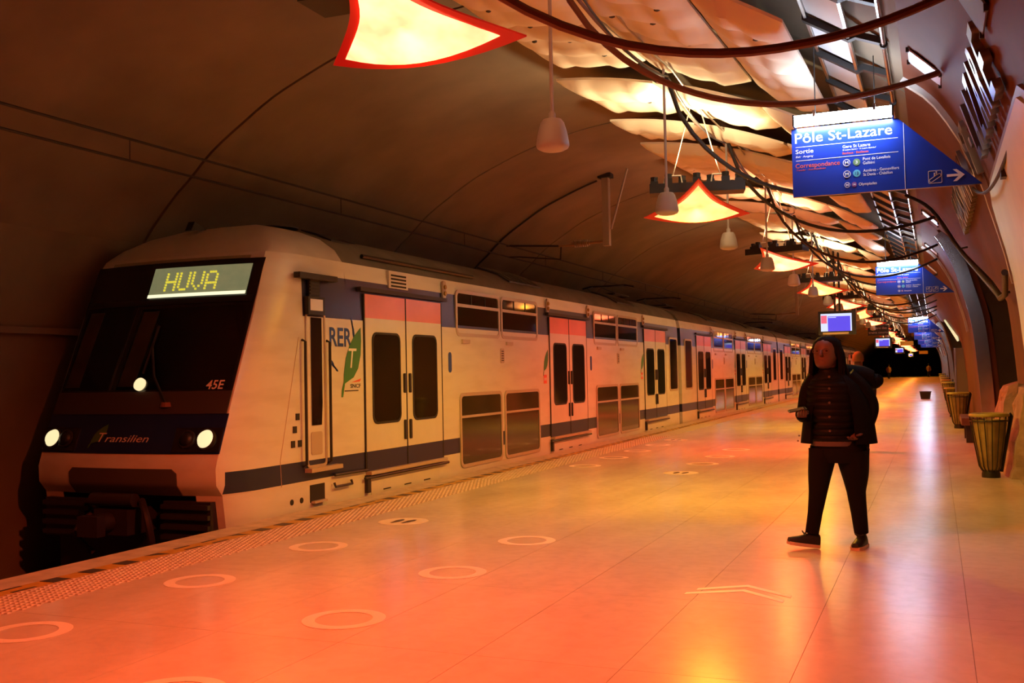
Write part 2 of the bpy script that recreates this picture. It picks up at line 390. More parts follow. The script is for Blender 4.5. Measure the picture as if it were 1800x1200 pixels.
# floor rings and chevron
def ring_mesh(r0, r1): 
    c = lambda r: [(r*math.cos(2*PI*k/40), r*math.sin(2*PI*k/40), .0012) for k in range(40)]
    return MB().ring(c(r1), c(r0), (0, 0, .0015)).mesh('floor_ring', M_RING)
RM = ring_mesh(.185, .27); FOOT = None
rows = [('row nearer the train, close to the camera', -5.33, [4.82, 6.46, 8.11, 9.75]), ('row nearer the platform middle, close to the camera', -3.58, [4.12, 5.73, 7.34, 8.93]),
        ('row nearer the train, further down the platform', -5.46, [16.3, 17.95, 19.55, 21.15, 22.76]), ('row nearer the platform middle, further down the platform', -3.64, [15.44, 17.0, 18.5, 20.1])]
for rn, x, ys in rows:
    for k, yy in enumerate(ys):
        icon = (abs(yy-9.75) < .01 or abs(yy-22.76) < .01 or abs(yy-15.44) < .01)
        if icon:
            o = thing('floor_sticker', 'white floor sticker with footprints, %s' % rn, 'floor sticker', (x, yy, 0), group='distance markers on the floor')
            MB().lathe([(.27, .001), (.27, .0025)], 40).build('disc', M_RING, o)
            for sx in (-1, 1):
                MB().tube([(sx*.065-.01, -.13, .004), (sx*.065, -.06, .004), (sx*.07, .05, .004), (sx*.075, .13, .004)], [(.02, .001), (.035, .001), (.045, .001), (.02, .001)], 8).build('footprint', M_DARKMARK, o)
        else:
            tag(link('floor_ring', RM, None, (x, yy, 0)), '%s white painted ring in the %s' % (ORD[k], rn), 'floor marking', 'distance markers on the floor')
ch = thing('floor_chevron', 'pair of faint white chevrons painted on the floor before the walker', 'floor marking', (-1.32, 7.36, 0))
for k in range(2):
    d = -.16*k; MB().prism([(-.3-.05*k, d-.04, .001), (.02, d+.17, .001), (.36-.03*k, d-.1, .001), (.36-.03*k, d-.17, .001), (.02, d+.1, .001), (-.3-.05*k, d-.11, .001)], (0, 0, .0015)).build('chevron_stripe', M_RING, ch)


# ------------------------------------------------------------------ quilted acoustic panels under the vault
PIECES = [(-4.38, -3.12, 2), (-3.07, -1.87, 2), (-1.82, -1.02, 1)]
def quilt_mesh(x0, x1, L, rows, ncol, near_off=.60, far_off=.40):
    nu, nv = 22, max(14, int(L*9)); bot = []; top = []
    for j in range(nv+1):
        y = L*j/nv; base = near_off+(far_off-near_off)*y/L; rb = []; rt = []
        for i in range(nu+1):
            x = x0+(x1-x0)*i/nu; u = i/nu; v = j/nv
            e = min(1, min(u, 1-u)*(x1-x0)/.09) ; e2 = min(1, min(v, 1-v)*L/.09); rim = math.sqrt(max(0, 1-(1-e)**2))*math.sqrt(max(0, 1-(1-e2)**2))
            wy = abs(math.sin(PI*v*(rows+1)))**.45; wx = abs(math.sin(PI*u*(ncol+1)))
            el = min(1, min(u, 1-u)*(x1-x0)/.28); puff = .045+.14*el*(wy*(.72+.28*wx))+.01*el*math.sin(7*x+3*y)
            z = vault_z(x)-base; rb.append((x, y, z-puff*rim)); rt.append((x, y, z+.03))
        bot.append(rb); top.append(rt)
    m_ = MB(); m_.grid(bot); m_.grid(top)
    m_.grid([bot[0], top[0]]); m_.grid([bot[-1], top[-1]]); m_.grid([[r[0] for r in bot], [r[0] for r in top]]); m_.grid([[r[-1] for r in bot], [r[-1] for r in top]])
    return m_.mesh('quilt_section', M_QUILT, smooth=True)
KIND = {'long': (3.85, 5), 'mid': (2.15, 1), 'short': (1.6, 1)}
QM = {k: [quilt_mesh(a, b, L, r, c) for a, b, c in PIECES] for k, (L, r) in KIND.items()}
BTN = MB().lathe([(.014, -.03), (.03, -.022), (.024, .05)], 8).mesh('tuft_button', M_BTN)
def panel(kind, y0, idx, buttons):
    L, rows = KIND[kind]
    o = thing('acoustic_panel', '%s quilted cream acoustic panel under the vault, %s' % (ORD[idx], {'long': 'long with many tufted rows', 'mid': 'short with one tufted row', 'short': 'narrow with one tufted row'}[kind]), 'acoustic panel', (0, y0, 0), group='quilted panels under the vault')
    for (a, b, c), me in zip(PIECES, QM[kind]):
        q = link('quilt_section', me, o)
        if buttons:
            for r in range(1, rows+1):
                for k in range(1, c+1):
                    x = a+(b-a)*k/(c+1)+.10*(1 if r % 2 else -1); yb = L*r/(rows+1); base = .60-.20*yb/L
                    link('tuft_button', BTN, q, (x, yb, vault_z(x)-base-.095))
idx = 0; base = 8.1-8.2
for p in range(14):
    for kind, dy in (('long', 0), ('mid', 4.15), ('short', 6.5)):
        yy = base+8.2*p+dy
        if yy < 2: continue
        panel(kind, yy, idx, yy < 40) if idx < len(ORD) else None
        idx += 1

# ------------------------------------------------------------------ cable tray, conduit, plates and wall fittings
def pt(x, d=0.0):
    return vault_z(x)-d
tr = thing('cable_tray', 'long polished metal cable tray under the vault above the signs', 'cable tray', (0, 0, 0))
YT0, YT1 = 1.0, 130.
for x, nm in ((-.97, 'tray_edge'), (-.62, 'tray_edge')):
    z = pt(x, .14); MB().box((x-.012, YT0, z-.035), (x+.012, YT1, z+.035)).build(nm, M_STEELD, tr)
shm = MB().add([(-.955, .05, pt(-.955, .13)), (-.635, .05, pt(-.635, .13)), (-.635, .95, pt(-.635, .13)), (-.955, .95, pt(-.955, .13)), (-.955, .05, pt(-.955, .12)), (-.635, .05, pt(-.635, .12)), (-.635, .95, pt(-.635, .12)), (-.955, .95, pt(-.955, .12))],
               [(0,1,2,3),(4,5,6,7),(0,1,5,4),(1,2,6,5),(2,3,7,6),(3,0,4,7)]).mesh('tray_sheet', M_TRAY)
brm = MB().loft([[(x, -.04, z-.03), (x, .04, z-.03), (x, .04, z+.03), (x, -.04, z+.03)] for x, z in ((-1.0, pt(-1, .17)), (-.62, pt(-.62, .16)), (-.56, pt(-.56, .1)), (-.34, pt(-.34, .03)))]).mesh('tray_bracket', M_DARK)
for k in range(56):
    yy = 3.0+1.05*k; link('tray_sheet', shm, tr, (0, yy, 0)); link('tray_bracket', brm, tr, (0, yy, 0))
cd = thing('conduit_pipe', 'thin grey conduit pipe running along the top of the leaning wall', 'pipe', (0, 0, 0))
MB().tube([(-.33, YT0, pt(-.33, .05)), (-.33, YT1, pt(-.33, .05))], .02, 8).build('pipe', M_STEEL, cd, smooth=True)
clm = MB().tube([(-.33, -.02, pt(-.33, .05)), (-.33, .02, pt(-.33, .05))], .035, 8).mesh('pipe_clip', M_DARK)
for k in range(24): link('pipe_clip', clm, cd, (0, 3+2.1*k, 0))
# wall frame at (z): point, up direction along the wall
def wframe(z, off=0.0):
    a = Vector((wall_x(z-.1), 0, z-.1)); b = Vector((wall_x(z+.1), 0, z+.1)); up = (b-a).normalized(); n = Vector((-up.z, 0, up.x))
    return Vector((wall_x(z), 0, z))+n*off, up, n
def wall_plate(y, zlo, zhi, wd, label, m):
    p, up, n = wframe((zlo+zhi)/2, .02)
    h = (zhi-zlo)/up.z/2
    o = thing('wall_plate', label, 'wall plate', (0, 0, 0), group='small metal plates on the leaning wall')
    c = [(p+up*sz+Vector((0, y+sy, 0))) for sz, sy in ((-h, -wd), (h, -wd), (h, wd), (-h, wd))]
    MB().prism(c, n*.012).build('plate', m, o)
    cm = MB().box((-.015, -.012, -.02), (.01, .012, .02))
    for q in c: cm2 = link('clip', cm.mesh('clip', M_DARK), o, q+n*.012)
for k, yy in enumerate((9.3, 18.9, 24.0, 29.0)):
    wall_plate(yy, 3.98, 4.22, .19, '%s polished plate high on the leaning wall below the conduit' % ORD[k], mat('plate_polished', (.92, .93, .95), .3, .7))
wall_plate(6.5, 3.56, 3.82, .26, 'wide dull grey plate on the leaning wall near the last letters', mat('plate_grey', (.16, .16, .18), .6))
# station name in raised metal letters
def station_name(txt, ynear, pitch, label):
    o = thing('station_name', label, 'lettering', (0, 0, 0))
    n_ = len(txt); p, up, n = wframe(3.26, .03)
    for k, c in enumerate(txt):
        yy = ynear+pitch*(n_-k)
        wd = {'-': .14, 'M': .34, 'N': .29}.get(c, .26); hh = .47
        if c == '-': q = MB().box((0, .18, 0), (.14, .26, .05)).mesh('letter', M_STEELD); l = link('letter', q, o); axes(l, p+Vector((0, yy, 0)), (0, -1, 0), up)
        else: lettering(c, wd, hh, M_STEELD, o, p+Vector((0, yy, 0)), (0, -1, 0), up, bold=.012, depth=.055, name='letter')
station_name('ST-LAZARE', 6.75, .40, 'raised metal letters ST-LAZARE on the leaning wall')
station_name('HAUSSMANN', 10.95, .375, 'raised metal letters HAUSSMANN on the wall just behind the nearest blue sign')
# hand rail pipe beside the first opening
rp = [(-.26, 17.2, 4.27), (.10, 16.6, 3.93), (.44, 15.5, 3.2), (.60, 13.2, 2.66), (.68, 11.2, 2.28)]
rp = [(x-.09, y, z-.03) for x, y, z in rp]
ho = thing('wall_pipe', 'dark slanting pipe above the first wall opening with an elbow', 'pipe', (0, 0, 0))
MB().tube(smooth_path(rp, 5)+[Vector((.60, 11.02, 2.2)), Vector((.63, 10.8, 2.22)), Vector((.60, 10.2, 2.33)), Vector((.58, 9.9, 2.36))], .028, 10).build('pipe', M_DARK, ho, smooth=True)
for q in (rp[2], rp[4]): MB().tube([Vector(q)+Vector((.11, 0, .02)), Vector(q)], .014, 6).build('pipe_bracket', M_DARK, ho)
# cream poster panel
def wall_patch(name, y0, y1, z0, z1, r, off, th, m, parent, flip=False):
    out = rrect((y0+y1)/2, (z0+z1)/2, (y1-y0)/2, (z1-z0)/2, r, 8)
    V = []; F = []
    zs = 14; m_ = MB(); rows_f = []; rows_b = []
    for j in range(zs+1):
        z = z0+(z1-z0)*j/zs; d = 0
        e = min(z-z0, z1-z)
        if e < r: d = r-math.sqrt(max(0, r*r-(r-e)**2))
        p, up, n = wframe(z, off); q = p+n*th
        ys = [y0+d+(y1-y0-2*d)*i/10 for i in range(11)]
        rows_f.append([(q.x, t, q.z) for t in ys]); rows_b.append([(p.x, t, p.z) for t in ys])
    m_.grid(rows_f); m_.grid(rows_b)
    for a, b in ((rows_f[0], rows_b[0]), (rows_f[-1], rows_b[-1])): m_.grid([a, b])
    m_.grid([[r_[0] for r_ in rows_f], [r_[0] for r_ in rows_b]]); m_.grid([[r_[-1] for r_ in rows_f], [r_[-1] for r_ in rows_b]])
    return m_.build(name, m, parent, smooth=True)
po = thing('poster_panel', 'large cream panel with rounded corner and brown rim on the wall', 'wall panel', (0, 0, 0))
wall_patch('rim', 5.9, 9.95, 1.3, 3.13, .45, .01, .03, mat('panel_rim', (.25, .12, .06), .5), po)
wall_patch('face', 5.97, 9.88, 1.37, 3.07, .40, .03, .03, mat('panel_cream', (.72, .78, .56), .5, var=.06), po)
p, up, n = wframe(2.93, .06); MB().box((p.x-.03, 8.0, p.z-.03), (p.x+.02, 8.12, p.z+.03)).build('fixing', M_DARK, po)
# lit slanting edge above the second opening, its brightness put in as emission
gm = mat('green_lit_edge', (.8, .85, .6), .4, emit=(.75, .8, .45), estr=.9)
gp = [(34, 2.30), (34, 2.42), (44, 3.38), (44, 3.32)]
go = MB(); pts_ = []
for yy, z in gp: q, up, n = wframe(z, .03); pts_.append(q+Vector((0, yy, 0)))
tag(go.prism(pts_, (-.05, 0, -.02)).build('lit_edge_strip', gm), 'pale green lit edge strip with added glow above the second wall opening', 'wall edge')
kp = thing('column_cladding', 'tall brown clad pillar with bright edge beside the second wall opening', 'pillar', (.74, 32.4, 0))
MB().box((-.22, -.25, 0), (.2, .25, 2.05)).build('cladding', mat('pillar_brown', (.2, .12, .09), .45), kp)
MB().box((-.25, -.27, 0), (-.2, -.22, 2.05)).build('edge_strip', M_STEEL, kp)

# ------------------------------------------------------------------ blue direction signs
SX, SZ = (1, 0, 0), (0, 0, 1)
def blue_sign(y, idx, full):
    lab = '%s blue Sortie direction sign with tube light and pointed right end' % ORD[idx]
    o = thing('direction_sign', lab, 'sign', (0, y, 0), group='blue direction signs over the platform')
    MB().prism([(-1.205, 0, 3.185), (.435, 0, 3.172), (-.255, 0, 3.835), (-1.205, 0, 3.835)], (0, .05, 0)).build('board', M_SIGN, o)
    t = MB().box((-1.16, -.15, 3.835), (-.30, -.07, 3.925)).build('light_tube', M_TUBE, o)
    for x in (-1.175, -.3): MB().box((x, -.155, 3.83), (x+.015, .04, 3.935)).build('end_cap', M_BLACK, o)
    for x in (-.98, -.45):
        MB().box((x-.012, -.16, 3.90), (x+.012, .05, 3.96)).build('clamp', M_STEELD, o)
        MB().tube([(x, .0, 3.95), (x, .0, vault_z(x)-.02)], .006, 6).build('hanger', M_DARK, o)
    f = -.0005
    def T(b, x0, x1, z, h, m=M_WHITE, bold=0., sh=0.):
        lettering(b, x1-x0, h, m, o, (x0, f, z), SX, SZ, bold, sh)
    def line(x0, z0, x1, z1, t_=.004): MB().box((x0, -.002, z0), (x1, .001, z0+t_) if z0 == z1 else (x0+t_, .001, z1)).build('rule', M_WHITE, o)
    line(-1.17, 3.655, -.258, 3.655); line(-1.17, 3.525, -.258, 3.525); line(-.21, 3.178, -.21, 3.79)
    T('Pôle St-Lazare', -1.174, -.306, 3.695, .095, bold=.004)
    T('Sortie', -1.171, -1.009, 3.595, .04, bold=.002); T('Correspondance', -1.175, -.773, 3.458, .042, M_PRED, .002)
    T('Gare St Lazare', -.744, -.50, 3.607, .028, bold=.002)
    if full:
        T('Exit · Ausgang', -1.17, -1.01, 3.557, .018, sh=.25); T('Transfer · Anschlusslinien', -1.169, -.9, 3.43, .016, M_PRED, sh=.25)
        T('St Lazare Station · St Lazare Bahnhof', -.745, -.449, 3.583, .014, sh=.2)
    T('Banlieue · Banlieues', -.746, -.517, 3.549, .022, M_PRED, .006)
    def disc(x, z, r, m, txt, tm, ring=None):
        MB().prism([(x+r*math.cos(2*PI*k/24), -.003, z+r*math.sin(2*PI*k/24)) for k in range(24)], (0, .0035, 0)).build('line_disc', m, o)
        if ring:
            c = lambda q: [(x+q*math.cos(2*PI*k/24), -.0045, z+q*math.sin(2*PI*k/24)) for k in range(24)]
            MB().ring(c(r), c(r*.84), (0, .002, 0)).build('disc_ring', M_WHITE, o)
        wd = r*(.95 if len(txt) > 1 or txt == 'M' else .6)
        lettering(txt, wd, r*.85, tm, o, (x-wd/2, -.0035, z-r*.42), SX, SZ, .02)
    for z, r in ((3.468, .033), (3.361, .033), (3.259, .025)): disc(-.712, z, r, M_SIGN, 'M', M_WHITE, True)
    disc(-.624, 3.466, .032, mat('line_olive', (.16, .28, .12), .4), '3', M_WHITE); disc(-.625, 3.362, .033, mat('line_cyan', (.12, .5, .62), .4), '13', mat('line_navy', (.02, .06, .2), .4))
    disc(-.650, 3.259, .024, mat('line_purple', (.2, .06, .25), .4), '14', M_WHITE)
    T('Pont de Levallois', -.567, -.328, 3.478, .026, bold=0.); T('Galliéni', -.568, -.465, 3.439, .026, bold=0.)
    T('Asnières - Gennevilliers', -.567, -.257, 3.368, .026, bold=0.); T('St Denis - Châtillon', -.568, -.314, 3.331, .026, bold=0.); T('Olympiades', -.61, -.452, 3.245, .026, bold=0.)
    GR = mat('print_grey', (.6, .6, .58), .5)
    def esc(x, z, flip=1):
        s_ = .058; ou = rrect(x, z, s_, s_, .01, 2); inn = rrect(x, z, s_-.005, s_-.005, .006, 2)
        MB().ring([(a, -.002, b) for a, b in ou], [(a, -.002, b) for a, b in inn], (0, .003, 0)).build('pictogram_frame', GR, o)
        a = Vector((x-.035*flip, -.003, z-.032)); b = Vector((x+.035*flip, -.003, z+.012)); dn = (b-a).normalized(); nn = Vector((-dn.z, 0, dn.x))
        def cap(rr): return [a+Vector((0, 0, 0))+(-dn*math.cos(t)+nn*math.sin(t))*rr for t in [PI/2-PI*k/8 for k in range(9)]] + [b+(dn*math.cos(t)+nn*math.sin(t))*rr for t in [-PI/2+PI*k/8 for k in range(9)]]
        MB().ring(cap(.017), cap(.012), (0, .003, 0)).build('pictogram_stair', GR, o)
        for dx, dz in ((-.004, .022), (.012, .034)):
            MB().box((x+dx-.006, -.003, z+dz-.016), (x+dx+.006, 0, z+dz+.002)).lathe([(.006, .004), (.006, .014)], 8, (x+dx, -.004, z+dz)).build('pictogram_rider', GR, o)
    esc(.046, 3.266)
    if idx > 0: esc(-.09, 3.266, -1)
    MB().prism([(.144, -.003, 3.256), (.24, -.003, 3.256), (.195, -.003, 3.212), (.226, -.003, 3.212), (.292, -.003, 3.266), (.226, -.003, 3.32), (.195, -.003, 3.32), (.24, -.003, 3.278), (.144, -.003, 3.278)], (0, .003, 0)).build('arrow', M_WHITE, o)
    # pale rib on the wall just behind the sign
    q = [p_ for p_ in RIGHTP if 2.2 < p_[1]]; qq = off_prof(q, -.05)
    t_ = MB().loft([[(x, y+.22, z), (x2, y+.22, z2), (x2, y+.32, z2), (x, y+.32, z)] for (x, z), (x2, z2) in zip(q, qq)])
    struct(t_.build('trim_%d' % (11+idx), M_TRIM), 'pale metal rib strip on the leaning wall behind a sign')
for k, yy in enumerate((10.0, 24.7, 54., 69., 84., 99.)): blue_sign(yy, k, k == 0)

# ------------------------------------------------------------------ triangular lamps hung over the platform
LAMPX = -2.8
COLS = [((1, .20, .09), (1, .48, .24), (1, .088, .016)), ((1, .33, .10), (1, .80, .45), (1, .47, .03))]
def tri_pts(scale, dz, n=10):
    A, B, C = Vector((-.69, -.28, -.06)), Vector((.69, -.28, -.06)), Vector((0, .85, .22)); G = (A+B+C)/3; nrm = (B-A).cross(C-A).normalized()
    idx = {}; V = []
    for i in range(n+1):
        for j in range(n+1-i):
            a, b = i/n, j/n; c = 1-a-b; p = A*a+B*b+C*c
            k = .03*4*a*b*max(0, 1-3*c)+.26*(4*b*c*max(0, 1-3*a)+4*a*c*max(0, 1-3*b))
            p = p+(G-p)*k; p = G+(p-G)*scale; p = p+nrm*dz; p.z -= .10*4*a*b*max(0, 1-2*c)
            idx[i, j] = len(V); V.append(p)
    F = []
    for i in range(n):
        for j in range(n-i):
            F.append((idx[i, j], idx[i+1, j], idx[i, j+1]))
            if j < n-i-1: F.append((idx[i+1, j], idx[i+1, j+1], idx[i, j+1]))
    edge = [idx[i, 0] for i in range(n+1)]+[idx[n-j, j] for j in range(1, n+1)]+[idx[0, n-i] for i in range(1, n)]
    return V, F, edge
def tri_plate(scale, dz, th):
    V, F, e = tri_pts(scale, dz); V2, F2, _ = tri_pts(scale, dz+th); n = len(V)
    return MB().add(V+V2, F+[tuple(i+n for i in f) for f in F2]+[(e[k], e[(k+1) % len(e)], n+e[(k+1) % len(e)], n+e[k]) for k in range(len(e))])
RIMM = tri_plate(1.0, .0, .012).mesh('red_glass_rim', M_RED, smooth=True)
GLM = {}
for q in range(2):
    g = bpy.data.materials.new('lamp_glow'); g.use_nodes = True; nt = g.node_tree; b = nt.nodes['Principled BSDF']
    b.inputs['Base Color'].default_value = (.9, .6, .4, 1); b.inputs['Emission Color'].default_value = (*COLS[q][0], 1)
    tc = nt.nodes.new('ShaderNodeTexCoord'); nz = nt.nodes.new('ShaderNodeTexNoise'); nz.inputs['Scale'].default_value = 3.5; nz.inputs['Detail'].default_value = 3
    mr = nt.nodes.new('ShaderNodeMapRange'); mr.inputs['From Min'].default_value = .3; mr.inputs['From Max'].default_value = .7
    mr.inputs['To Min'].default_value = (3.2, 1.7)[q]; mr.inputs['To Max'].default_value = (7.5, 4.)[q]
    nt.links.new(tc.outputs['Object'], nz.inputs['Vector']); nt.links.new(nz.outputs['Fac'], mr.inputs['Value']); nt.links.new(mr.outputs['Result'], b.inputs['Emission Strength'])
    GLM[q] = tri_plate(.79, -.022, .010).mesh('glow_panel', g, smooth=True)
GEARS = [MB().box((-.60, -.04, .17), (.60, .28, .29)).mesh('gear_box', M_BLACK)]
SPOT = MB().box((-.05, -.06, 0), (.05, .06, .07)).tube([(0, 0, .05), (0, 0, .13)], [.045, .05], 10).mesh('spotlight', M_BLACK)
HOOK = MB().tube([(-.12, 0, 0), (-.10, 0, .12), (.10, 0, .12), (.12, 0, 0)], .012, 6).mesh('hanger_bracket', mat('white_metal', (.8, .78, .72), .4))
rots = [181, 194, 163, 172, 165, 205, 150, 180, 140, 215, 180, 150, 190, 160, 180, 150, 200, 170, 180, 150]
for k in range(20):
    yy = 5.55+7.6*k; q = 0 if k % 2 == 0 else 1
    o = thing('triangular_lamp', '%s hanging triangular lamp, %s glow with red glass rim and black gear' % (ORD[k], ('red orange', 'yellow orange')[q]), 'lamp', (LAMPX-(.16 if k == 0 else 0), yy, 3.70 if k == 0 else 3.66), R(rots[k]), 'triangular lamps over the platform')
    link('red_glass_rim', RIMM, o); link('glow_panel', GLM[q], o); [link('gear_box', g_, o) for g_ in GEARS]
    for j in range(7): link('spotlight', SPOT, o, (-.54+.18*j, .02+.17*(j % 2), .29))
    for sx in (-.3, .3):
        link('hanger_bracket', HOOK, o, (sx, .12, .29))
        MB().tube([(sx, .12, .41), (sx*.1, .12, 1.40)], .008, 6).build('hanger_rod', M_FRAME, o)
    MB().tube([(0, .12, 1.36), (0, .12, 1.50)], .02, 8).build('hanger_knot', M_DARK, o)
    dl = bpy.data.lights.new('downlight', 'SPOT'); dl.energy = (1400, 950)[q]*DOWN; dl.color = COLS[q][2]; dl.spot_size = R(168); dl.spot_blend = .5; dl.shadow_soft_size = .06
    l = bpy.data.objects.new('downlight', dl); COL.objects.link(l); l.parent = o; l.location = (0, .08, -.02)
    if k < 14:
        ld = bpy.data.lights.new('uplight', 'SPOT'); ld.energy = (260, 420)[q]*UP; ld.color = COLS[q][1]; ld.spot_size = R(165); ld.spot_blend = .6; ld.shadow_soft_size = .12
        l = bpy.data.objects.new('uplight', ld); COL.objects.link(l); l.parent = o; l.location = (0, .12, .50); l.rotation_euler = (PI, 0, 0)

# ------------------------------------------------------------------ pendant loudspeakers, cables
PBELL = MB().lathe([(.02, .0), (.09, .012), (.125, .03), (.135, .05), (.132, .08), (.118, .16), (.096, .235), (.075, .262), (.03, .27)], 24).mesh('loudspeaker_bell', M_PEND, smooth=True)
PROD = MB().tube([(0, 0, .26), (0, 0, 1.80)], .016, 8).lathe([(.03, .262), (.03, .31), (.018, .33)], 10).mesh('suspension_tube', M_PEND, smooth=True)
PY = [7.72+3.8*k for k in range(20)]
for k, yy in enumerate(PY):
    o = thing('pendant_loudspeaker', '%s grey bell-shaped pendant loudspeaker on a thin tube' % ORD[k], 'loudspeaker', (LAMPX, yy, 3.34), group='pendant loudspeakers over the platform')
    link('loudspeaker_bell', PBELL, o); link('suspension_tube', PROD, o)
def sag_path(A, B, sag, skew=0., n=18):
    A, B = Vector(A), Vector(B); out = []
    for i in range(n+1):
        t = i/n; u = t**(1-skew); p = A.lerp(B, t); p.z = A.z+(B.z-A.z)*u-sag*4*u*(1-u); out.append(p)
    return out
for k in range(13):
    ya = 3.92+3.8*k; yb = ya+(2.4 if k == 0 else 1.3 if k == 1 else 2.4+.5*math.sin(k*2.1))
    zb = 3.95 if k else 3.72
    c = MB().tube(sag_path((LAMPX+.02, ya, 4.98), (wall_x(zb)-.03, yb, zb), (1.05, .66)[k] if k < 2 else .78+.08*math.sin(k*1.7), .32, 22), .026, 8)
    tag(c.build('sagging_cable', M_CABLE if k < 2 else M_CABLEB, smooth=True), '%s thick sagging cable from loudspeaker row to the leaning wall' % ORD[k], 'cable', 'sagging cables across the platform')
for j, (dx, z, sg) in enumerate(((-.06, 5.0, .14), (.05, 4.94, .2), (.10, 5.02, .08))):
    P_ = []
    for k in range(26):
        a = 3.92+3.8*k; P_ += sag_path((LAMPX+dx, a, z), (LAMPX+dx, a+3.8, z), sg, 0, 8)[:-1]
    tag(MB().tube(P_, (.018, .012, .014)[j], 6).build('ceiling_cable', (M_CABLE, M_CABLEB, M_STEELD)[j], smooth=True), ('brown', 'thin black', 'grey')[j]+' cable strung lengthwise along the loudspeaker row', 'cable', 'lengthwise cables under the vault')
tag(MB().tube(sag_path((.37, 10.4, 3.2), (.52, 6.9, 3.1), .22, 0, 16), .014, 6).build('wall_cable', M_CABLEB, smooth=True), 'black cable drooping across the cream wall panel', 'cable')

# ------------------------------------------------------------------ screens and small hanging signs
SB = mat('screen_blue', (.02, .02, .1), .3, emit=(.10, .07, .85), estr=1.0); SW = mat('screen_white', (.1, .1, .12), .3, emit=(.62, .72, 1), estr=1.1); SP = mat('screen_pink', (.1, .02, .04), .3, emit=(1, .16, .26), estr=.9)
for k, (xc, yy, wd, zb, zt) in enumerate(((-2.61, 31., 1.04, 2.5, 3.19), (-2.73, 62., .93, 2.61, 3.22), (-2.8, 93., .8, 2.62, 3.15), (-2.8, 135., .62, 2.66, 3.12))):
    o = thing('information_screen', '%s hanging passenger information screen with blue display' % ORD[k], 'screen', (xc, yy, 0), group='hanging information screens')
    h = wd/2; MB().box((-h, 0, zb), (h, .12, zt)).build('housing', M_BLACK, o)
    a, b, c, d = -h+.07, h-.11, zb+.11, zt-.07
    MB().box((a, -.004, c), (b, .001, d)).build('display_border', SW, o)
    MB().box((a+.23*(b-a), -.007, c+.0), (b-.04, -.003, d-.08)).build('display_blue', SB, o)
    MB().box((a+.01, -.007, c+.45*(d-c)), (a+.2*(b-a), -.003, d-.05)).build('display_pink', SP, o)
    MB().box((a+.25*(b-a), -.009, d-.12), (a+.5*(b-a), -.006, d-.10)).build('display_line', SW, o)
    MB().box((-h+.12, -.003, zb+.02), (h-.2, .001, zb+.075)).build('caption_strip', M_FRAME, o)
    for sx in (-.05, .08): MB().tube([(sx, .06, zt), (sx, .06, vault_z(xc)-.02)], .03, 8).build('post', M_DARK, o)
o = thing('notice_board', 'black hanging notice reading Arrière des trains courts', 'sign', (-2.64, 55, 0))
MB().box((-.5, 0, 3.14), (.5, .05, 3.66)).build('board', M_BLACK, o)
NW = mat('notice_grey', (.5, .42, .38), .5)
lettering('Arrière des', .8, .12, NW, o, (-.4, -.001, 3.45), SX, SZ, .01); lettering('trains courts', .92, .12, NW, o, (-.46, -.001, 3.23), SX, SZ, .01)
for sx in (-.3, .3): MB().tube([(sx, .02, 3.66), (sx, .02, 5.55)], .012, 6).build('hanger', M_DARK, o)
YB = mat('yellow_board', (.75, .38, .03), .5, emit=(.9, .4, .02), estr=.12)
for k, (x, yy, z, wd) in enumerate(((-2.1, 88, 3.2, 1.0), (-1.3, 130, 2.95, .95))):
    o = thing('yellow_sign', '%s small yellow hanging sign far down the platform' % ORD[k], 'sign', (x, yy, 0))
    MB().box((-wd/2, 0, z), (wd/2, .05, z+.35)).build('board', YB, o)
    for sx in (-.3, .3): MB().tube([(sx, .02, z+.35), (sx, .02, vault_z(x)-.05)], .012, 6).build('hanger', M_DARK, o)

# ------------------------------------------------------------------ catenary
XW = -8.44
cw = thing('overhead_line', 'pair of black overhead line wires with droppers above the train', 'overhead wire', (0, 0, 0))
MB().tube([(XW, Y0+.5, 4.33), (XW, 186, 4.33)], .016, 6).build('messenger_wire', M_WIRE, cw); MB().tube([(XW, Y0+.5, 4.08), (XW, 186, 4.08)], .016, 6).build('contact_wire', M_WIRE, cw)
for k in range(18): MB().tube([(XW, 4.6+4.5*k, 4.08), (XW, 4.6+4.5*k, 4.33)], .006, 6).build('dropper', M_WIRE, cw)
for k, yy in enumerate((20.38, 52., 84.)):
    o = thing('catenary_bracket', '%s overhead line drop post with ribbed insulator arm' % ORD[k], 'bracket', (0, yy, 0), group='overhead line brackets')
    zt = vault_z(-6.24); MB().box((-6.31, -.07, 4.18), (-6.17, .07, zt-.03)).build('drop_post', M_POST, o)
    MB().box((-6.38, -.12, zt-.07), (-6.10, .12, zt+.02)).build('base_plate', M_DARK, o)
    MB().tube([(-6.14, 0, 4.52), (-5.77, 0, vault_z(-5.77)-.02)], .024, 8).build('brace', M_POST, o)
    ins = MB().tube([(-6.30, 0, 4.28), (-7.3, 0, 4.24)], .03, 8)
    for j in range(9): ins.tube([(-6.62-.045*j, 0, 4.265), (-6.64-.045*j, 0, 4.265)], .075 if j not in (0, 8) else .05, 12)
    ins.build('insulator', mat('insulator_brown', (.3, .18, .1), .3), o, smooth=True)
    MB().tube([(-7.2, 0, 4.24), (-8.50, 0, 4.33)], .02, 8).build('arm', M_DARK, o)
    MB().tube([(-7.25, 0, 4.22), (-7.27, 0, 3.95)], .018, 6).build('drop_rod', M_DARK, o)
    MB().tube([(-7.27, 0, 3.96), (-7.8, .0, 4.02), (-8.2, 0, 4.07), (-8.46, 0, 4.08)], .014, 6).build('steady_arm', M_DARK, o)
tag(MB().tube([(x, 20.5, z) for x, z in off_prof([p for p in VAULT if -9.75 < p[0] < -6.3], -.03)], .02, 6).build('earth_cable', M_CABLEB, smooth=True), 'black earth cable following the vault down from the drop post', 'cable')

